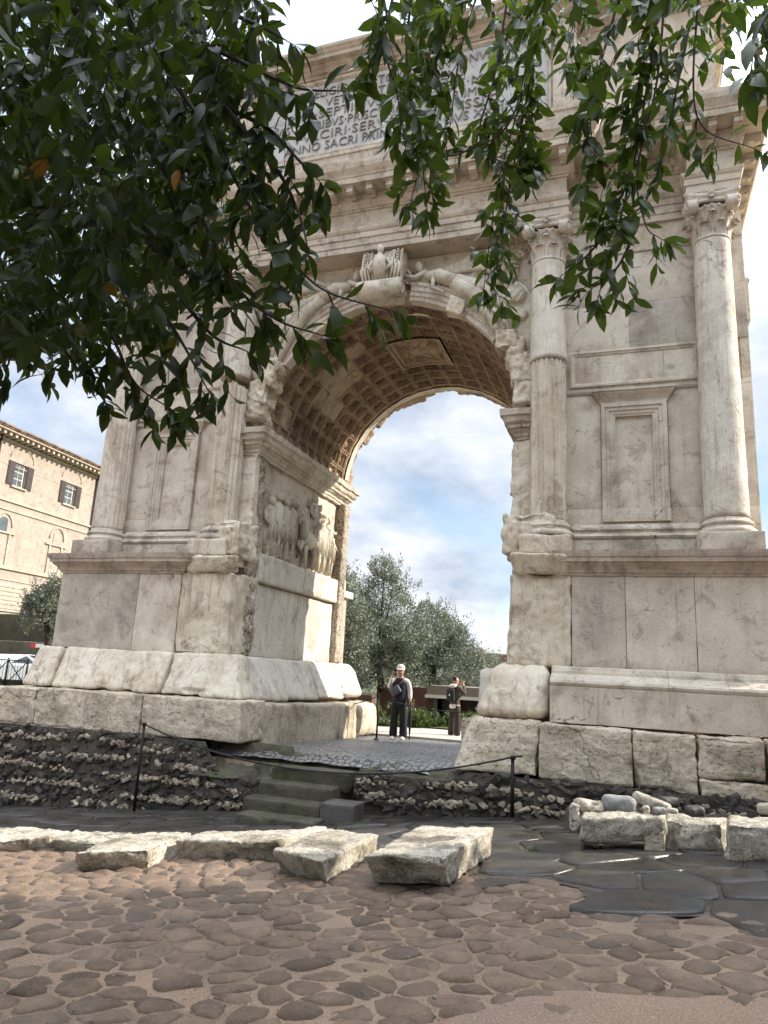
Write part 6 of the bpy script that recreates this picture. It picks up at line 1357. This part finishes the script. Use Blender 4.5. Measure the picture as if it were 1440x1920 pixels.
# unseen evergreens added right of the road, beyond the picture edge, shading the foreground
for lab, loc, cr in (('evergreen tree standing right of the road outside the picture', (11.5, -5.2), [(11.5, -5.2, 5.0, 2.6), (10.2, -6.4, 4.6, 2.0), (12.8, -4.2, 6.0, 2.4), (11.5, -7.0, 5.8, 2.2), (10.4, -4.6, 6.4, 1.7)]), ('second evergreen tree standing right of the road outside the picture', (12.5, -9.2), [(12.2, -9.2, 5.2, 2.7), (10.6, -9.8, 5.0, 2.0), (13.5, -8.0, 6.6, 2.6), (12, -11, 5, 2.2)])):
    t = thing('evergreen_tree', lab, 'tree', (loc[0], loc[1], .2)); MB().tube([(0, 0, -.5), (.1, 0, 2), (0, .1, 4)], [.22, .17, .1], 9).build('trunk', MT['bark'], t)  # both trees are added and unseen, there only to shade the foreground
    leafcloud('crown', cr, 11000, .42, MT['leaf'], t, (loc[0], loc[1], .2), .45, shell=.3)

# ------------------------------------------------------------------ low buildings behind the arch
def wbox(name, lab, cat, x0, x1, y0, y1, z0, z1, mt):
    o = MB().box(x0-(x0+x1)/2, x1-(x0+x1)/2, y0-(y0+y1)/2, y1-(y0+y1)/2, 0, z1-z0).build(name, MT[mt]); o.location = ((x0+x1)/2, (y0+y1)/2, z0); return tag(o, lab, cat)
a = at(640, 1300, 25); b = at(705, 1300, 25); wbox('brick_wall', 'low red brick wall behind the hedge, left of the man', 'wall', a[0]-2, b[0], a[1], a[1]+.4, -.5, a[2], 'brickwall')
pv_ = thing('pavilion', 'low dark pavilion with flat roof and posts behind the hedge', 'pavilion', (0, 0, 0)); a = at(690, 1310, 26); b = at(925, 1310, 26); pv_.location = ((a[0]+b[0])/2, (a[1]+b[1])/2, -.45); ox, oy, oz = pv_.location
zt = at(800, 1290, 26)[2]; zl = at(850, 1308, 26)[2]
MB().box(a[0]-ox, at(815, 1310, 26)[0]-ox, .2, .6, 0, zt-oz).build('side_wall', MT['brickwall'], pv_)
MB().box(at(808, 1310, 26)[0]-ox, b[0]+1-ox, -.6, 2.5, zl-oz+.02, zl-oz+.40).build('roof', MT['bronze'], pv_)
MB().box(at(808, 1310, 26)[0]-ox-.05, b[0]+1-ox, -.66, -.60, zl-oz-.03, zl-oz+.08).build('roof_edge', MT['frame'], pv_)
for u, w in ((830, .16), (843, .26), (893, .12), (912, .1)): x = at(u, 1320, 26)[0]-ox; MB().box(x-w, x+w, -.5, -.3, 0, zl-oz).build('pillar', MT['greyblock'] if u == 830 else MT['black'], pv_)
MB().box(at(808, 1310, 26)[0]-ox, b[0]+1-ox, 2.3, 2.5, 0, zl-oz).build('back_wall', MT['brickwall'], pv_)
a = at(868, 1222, 95); b = at(960, 1222, 95); rw = thing('ruined_wall', 'far brown ruined brick wall above the small olive', 'wall', (a[0], a[1], -.5))
V, F = hexa(bx(-2, 22, 0, 1.5, 0, at(900, 1225, 95)[2]+.5), res=.5, amp=.25, rad=.2, seed=400, freq=.5); obj('wall', npmesh('wall', V, F), MT['brickwall'], rw)
V, F = hexa(bx(.2, 2.8, -.2, 1.5, at(900, 1225, 95)[2]+.2, at(880, 1214, 95)[2]+.5), res=.4, amp=.3, rad=.3, seed=401, freq=.5); obj('stump', npmesh('stump', V, F), MT['brickwall'], rw)
# ------------------------------------------------------------------ ochre building at the left
az = math.radians(-4.06); dX = np.array([math.sin(az), math.cos(az)]); P1 = np.array([-30.23, 19.53]); gZ = -.6
bl = thing('ochre_building', 'ochre rendered palazzo with brown shutters and tiled eaves', 'building', (P1[0], P1[1], gZ)); bl.rotation_euler = (0, 0, math.atan2(-dX[1], -dX[0]))
# local frame: +x = towards the viewer's left along the front, +y = out of the front, z up
def bb(name, s0, s1, y0, y1, z0, z1, mt, parent=bl): return MB().box(-s1, -s0, y0, y1, z0-gZ, z1-gZ).build(name, MT[mt], parent)
SL, SR = -16, 13
# front wall pieced round the openings
ops = [(s-.48, s+.48, 10.88, 12.32) for s in (-9., -4.5, 0, 4.5, 9.)]
zs = [gZ, 10.88, 12.32, 13.75]
bb('wall', SL, SR, -8, -.25, gZ, 13.7, 'bldg'); bb('wall', SL, SR, -.25, 0, gZ, 10.88, 'bldg'); bb('wall', SL, SR, -.25, 0, 12.32, 13.72, 'bldg')
e = [SL]+[v for o in ops for v in o[:2]]+[SR]
for k in range(0, len(e), 2): bb('wall', e[k], e[k+1], -.25, 0, 10.88, 12.32, 'bldg')
for z0, z1, y in ((9.86, 10.0, .10), (9.35, 9.46, .07), (12.02, 12.06, .02), (5.92, 6.14, .12), (5.3, 5.36, .05), (3.5, 3.6, .1)): bb('string_course', SL, SR, 0, y, z0, z1, 'bldgtrim')
for k in range(9): bb('rustication_band', SL, SR, 0, .035, 3.66+k*.25, 3.66+k*.25+.20, 'bldgtrim') if k < 6 else None
bb('eaves_band', SL, SR, 0, .12, 13.35, 13.47, 'bldgtrim'); bb('eaves', SL, SR, -.1, .78, 13.74, 13.92, 'bldgtrim')
cm_ = MB().box(-.09, .09, 0, .66, 0, .22).mesh('eave_bracket'); cm_.materials.append(MT['bldgtrim'])
for k in range(34):
    o = bpy.data.objects.new('eave_bracket', cm_); COL.objects.link(o); o.parent = bl; o.location = (-(-5+k*.45), 0, 13.52-gZ)
rf = MB(); rf.add([(-SR-.2, .86, 13.93-gZ), (-SL+.2, .86, 13.93-gZ), (-SL+.2, -4.5, 15.6-gZ), (-SR-.2, -4.5, 15.6-gZ), (-SR-.2, .86, 13.86-gZ), (-SL+.2, .86, 13.86-gZ), (-SL+.2, -4.5, 13.8-gZ), (-SR-.2, -4.5, 13.8-gZ)], [(0, 1, 2, 3), (4, 7, 6, 5), (0, 4, 5, 1), (1, 5, 6, 2), (3, 2, 6, 7), (0, 3, 7, 4)]); rfo = rf.build('roof', MT['tile'], bl)
tm = MB(); n = 6
for k in range(n+1):
    a = math.pi*k/n; tm.v += [(.11*math.cos(a), .14, .11*math.sin(a)), (.10*math.cos(a), -2.2, .10*math.sin(a)+.74)]
tm.f = [(2*k, 2*k+1, 2*k+3, 2*k+2) for k in range(n)]+[tuple(2*k for k in range(n+1))]; tm.sm = [True]*n+[False]; tmm = tm.mesh('roof_tile'); tmm.materials.append(MT['tile'])
for k in range(70):
    o = bpy.data.objects.new('roof_tile', tmm); COL.objects.link(o); o.parent = rfo; o.location = (-(-6+k*.235), .80+rnd.uniform(-.03, .03), 13.93-gZ+rnd.uniform(-.01, .02))
for s in (-9., -4.5, 0, 4.5, 9.):
    w = bb('window', s-.44, s+.44, -.2, -.14, 10.92, 12.30, 'frame'); bb('sill', s-.62, s+.62, 0, .12, 10.78, 10.88, 'bldgtrim', w)
    for c in (0, 1):
        for r in range(3): bb('pane', s-.37+c*.385, s-.37+c*.385+.345, -.14, -.13, 10.98+r*.43, 10.98+r*.43+.38, 'glass', w)
    for sg in (-1, 1):
        sh = bb('shutter', *sorted((s+sg*.50, s+sg*1.02)), .0, .05, 10.88, 12.32, 'shutter', bl)
        for r in range(2): bb('louvre_panel', *sorted((s+sg*.56, s+sg*.96)), .05, .068, 10.96+r*.70, 11.55+r*.70, 'shutter', sh)
    ar = MB(); pts = [(-s+.95*math.cos(a), .02, 12.55+.75*math.sin(a)-gZ) for a in np.linspace(0, math.pi, 15)]; ar.tube(pts, .035, 5); ar.build('blind_arch', MT['bldgtrim'], bl)
for s, open_ in ((-.62, True), (3.92, False), (-5.1, True), (8.4, False)):
    nm = MB(); n = 14; V = []; r = .30
    out_ = [(-r, 8.1), (-r, 8.75)]+[(-r*math.cos(a), 8.75+r*math.sin(a)*.6) for a in np.linspace(0, math.pi, 9)]+[(r, 8.75), (r, 8.1)]
    V = [(-s+x, .03, z-gZ) for x, z in out_]+[(-s+x, -.0, z-gZ) for x, z in out_]; m = len(out_); nm.add(V, [tuple(range(m)), ]+[(k, (k+1) % m, m+(k+1) % m, m+k) for k in range(m)])
    nm.build('arched_window' if open_ else 'arched_niche', MT['glass'] if open_ else MT['bldg'], bl)
    MB().tube([(-s+.66*math.cos(a), .03, 8.42+.75*math.sin(a)-gZ) for a in np.linspace(0, math.pi, 15)], .05, 5).build('arch_moulding', MT['bldgtrim'], bl)
    bb('lintel', s-.95, s+.95, 0, .10, 7.98, 8.08, 'bldgtrim'); bb('door_surround', s-.62, s-.48, 0, .08, 6.14, 7.98, 'bldgtrim'); bb('door_surround', s+.48, s+.62, 0, .08, 6.14, 7.98, 'bldgtrim'); bb('blind_door', s-.46, s+.46, 0, .02, 6.14, 7.8, 'bldg')
for s in (-1.95, 6.95): MB().tube([(-s, .10, 13.6-gZ), (-s, .10, 8-gZ), (-s, .10, 2-gZ)], .065, 8).build('downpipe', MT['shutter'], bl)
# garden wall, fence, car and sign in front of it
def seg_wall(name, lab, cat, u0, u1, t0, t1, z0, z1, th, mt):
    a = at(u0, 1200, t0); b = at(u1, 1200, t1); L = math.hypot(b[0]-a[0], b[1]-a[1]); w = thing(name, lab, cat, (a[0], a[1], z0), math.atan2(b[1]-a[1], b[0]-a[0]))
    V, F = hexa(bx(0, L, 0, th, 0, z1-z0), res=.35, amp=.08, rad=.06, seed=500, freq=1); obj('wall', npmesh('wall', V, F), MT[mt], w); return w
gw = seg_wall('garden_wall', 'dark damp garden wall below the ochre building', 'wall', -260, 140, 37, 35, -.6, 1.75, .5, 'gwall')
tr = seg_wall('terrace_wall', 'mossy terrace wall above the dark garden wall', 'wall', -260, 150, 38.5, 36.5, -.6, 3.15, .6, 'moss')
fa = at(-30, 1287, 30); fb = at(46, 1287, 30); fn_ = thing('metal_fence', 'dark metal fence panel with crossed bars left of the arch', 'fence', (fa[0], fa[1], -.30), math.atan2(fb[1]-fa[1], fb[0]-fa[0])); FL = math.hypot(fb[0]-fa[0], fb[1]-fa[1])
for k in range(3): MB().tube([(FL*k/2, 0, 0), (FL*k/2, 0, 1.25)], .035, 8).build('post', MT['iron'], fn_)
for z in (.12, 1.15): MB().tube([(0, 0, z), (FL, 0, z)], .025, 6).build('rail', MT['iron'], fn_)
for k in range(2):
    for q in (0, 1): MB().tube([(FL*(k+q)/2, .0, .12), (FL*(k+1-q)/2, .0, 1.15)], .022, 6).build('cross_bar', MT['iron'], fn_)
for k in range(14): MB().tube([(FL*(k+.5)/14, .02, .12), (FL*(k+.5)/14, .02, 1.15)], .010, 5).build('baluster', MT['iron'], fn_)
# parked car
MT['carpaint'] = plain('white_car_paint', L3(.68, .68, .68), .25, 0, .5); MT['carglass'] = plain('car_glass', L3(.03, .035, .04), .08, 0, .6); MT['red'] = plain('red_lacquer', L3(.45, .02, .02), .35); MT['tyre'] = plain('tyre_rubber', L3(.015, .015, .015), .8)
pc = at(14, 1262, 33.5); car = thing('parked_car', 'white parked car behind the metal fence, only its roof and windows showing', 'car', (pc[0], pc[1], -.35), .5)
prof = [(-2.0, .30), (-2.05, .62), (-1.95, .86), (-1.1, .98), (-.45, 1.42), (.9, 1.46), (1.75, 1.05), (2.0, .92), (2.05, .55), (1.98, .30)]
V = [(x, -.82 if z < 1.1 else -.66, z) for x, z in prof]+[(x, .82 if z < 1.1 else .66, z) for x, z in prof]; n = len(prof)
cb = MB().add(V, [tuple(range(n)), tuple(range(n, 2*n))[::-1]]+[(k, n+k, n+(k+1) % n, (k+1) % n) for k in range(n)]); cb.build('body', MT['carpaint'], car)
for nm, x0, z0, x1, z1 in (('windscreen', -1.04, 1.02, -.50, 1.38), ('rear_window', 1.70, 1.09, .97, 1.42)):
    dx, dz = x1-x0, z1-z0; nx_, nz_ = (-dz, dx) if x0 < 0 else (dz, -dx); l = math.hypot(nx_, nz_); nx_, nz_ = nx_/l*.012*(1), nz_/l*.012; nz_ = abs(nz_); nx_ = -abs(nx_) if x0 < 0 else abs(nx_)
    MB().add([(x0+nx_, -.70, z0+nz_), (x0+nx_, .70, z0+nz_), (x1+nx_, .58, z1+nz_), (x1+nx_, -.58, z1+nz_)], [(0, 1, 2, 3)]).build(nm, MT['carglass'], car)
for sy in (-1, 1):
    MB().add([(-.85, sy*.79, 1.04), (1.4, sy*.79, 1.06), (.95, sy*.685, 1.38), (-.42, sy*.685, 1.36)], [(0, 1, 2, 3)]).build('side_window', MT['carglass'], car)
    for x in (-1.3, 1.3):
        wh = MB().tube([(x, sy*.66, .31), (x, sy*.85, .31)], .31, 18).build('wheel', MT['tyre'], car); MB().tube([(x, sy*.84, .31), (x, sy*.865, .31)], .19, 14).build('rim', MT['frame'], wh)
    MB().box(1.98, 2.06, sy*.60-.14, sy*.60+.14, .70, .86).build('tail_light', MT['red'], car); MB().box(-2.06, -1.98, sy*.58-.15, sy*.58+.15, .62, .76).build('headlight', MT['frame'], car)
sp_ = at(70, 1211, 34.2); sg = thing('sign_board', 'small red and white board before the dark garden wall', 'sign', (sp_[0], sp_[1], -.4), .35)
MB().tube([(0, 0, 0), (0, 0, sp_[2]+.3)], .03, 6).build('post', MT['iron'], sg); MB().box(-.06, .34, -.05, -.02, sp_[2]+.32, sp_[2]+.50).build('white_face', MT['frame'], sg); MB().box(-.30, -.06, -.05, -.02, sp_[2]+.32, sp_[2]+.50).build('red_face', MT['red'], sg)
o_ = leafcloud('upper_crown', [(.5, -13.4, 4.3, 2.1), (-1.5, -12.4, 4.0, 2.1), (1.6, -15.6, 4.5, 2.1), (2.6, -13.6, 5.0, 1.5), (-3.2, -10.8, 4.2, 1.9)], 9000, .22, MT['leaf_shaded'], TL.root, TL.loc, .45); tag(o_, kind='stuff')
TL.finish(); TR.finish()
# grass tufts along the foot of the walls
GV = []; GF = []; gvar = []
for _ in range(46):
    u, v, y = rnd.choice([(rnd.uniform(960, 1075), rnd.uniform(1543, 1556), 0), (rnd.uniform(640, 670), rnd.uniform(1545, 1552), 0), (rnd.uniform(965, 1010), 1598, 0), (rnd.uniform(330, 480), rnd.uniform(1534, 1540), 0)])
    c = on_ground(u, v)
    for q in range(rnd.randint(5, 12)):
        a = rnd.uniform(0, 6.28); l = rnd.uniform(.03, .09); b = c+np.array([rnd.gauss(0, .03), rnd.gauss(0, .03), 0]); t = b+np.array([math.cos(a)*l*.6, math.sin(a)*l*.6, l]); s = np.array([-math.sin(a), math.cos(a), 0])*.004
        n = len(GV); GV += [b-s, b+s, t]; GF.append((n, n+1, n+2)); gvar += [rnd.random()*.9]*3
me = npmesh('grass', np.array(GV), np.array(GF), False); set_var(me, gvar); tag(obj('grass', me, MT['grass']), kind='stuff')
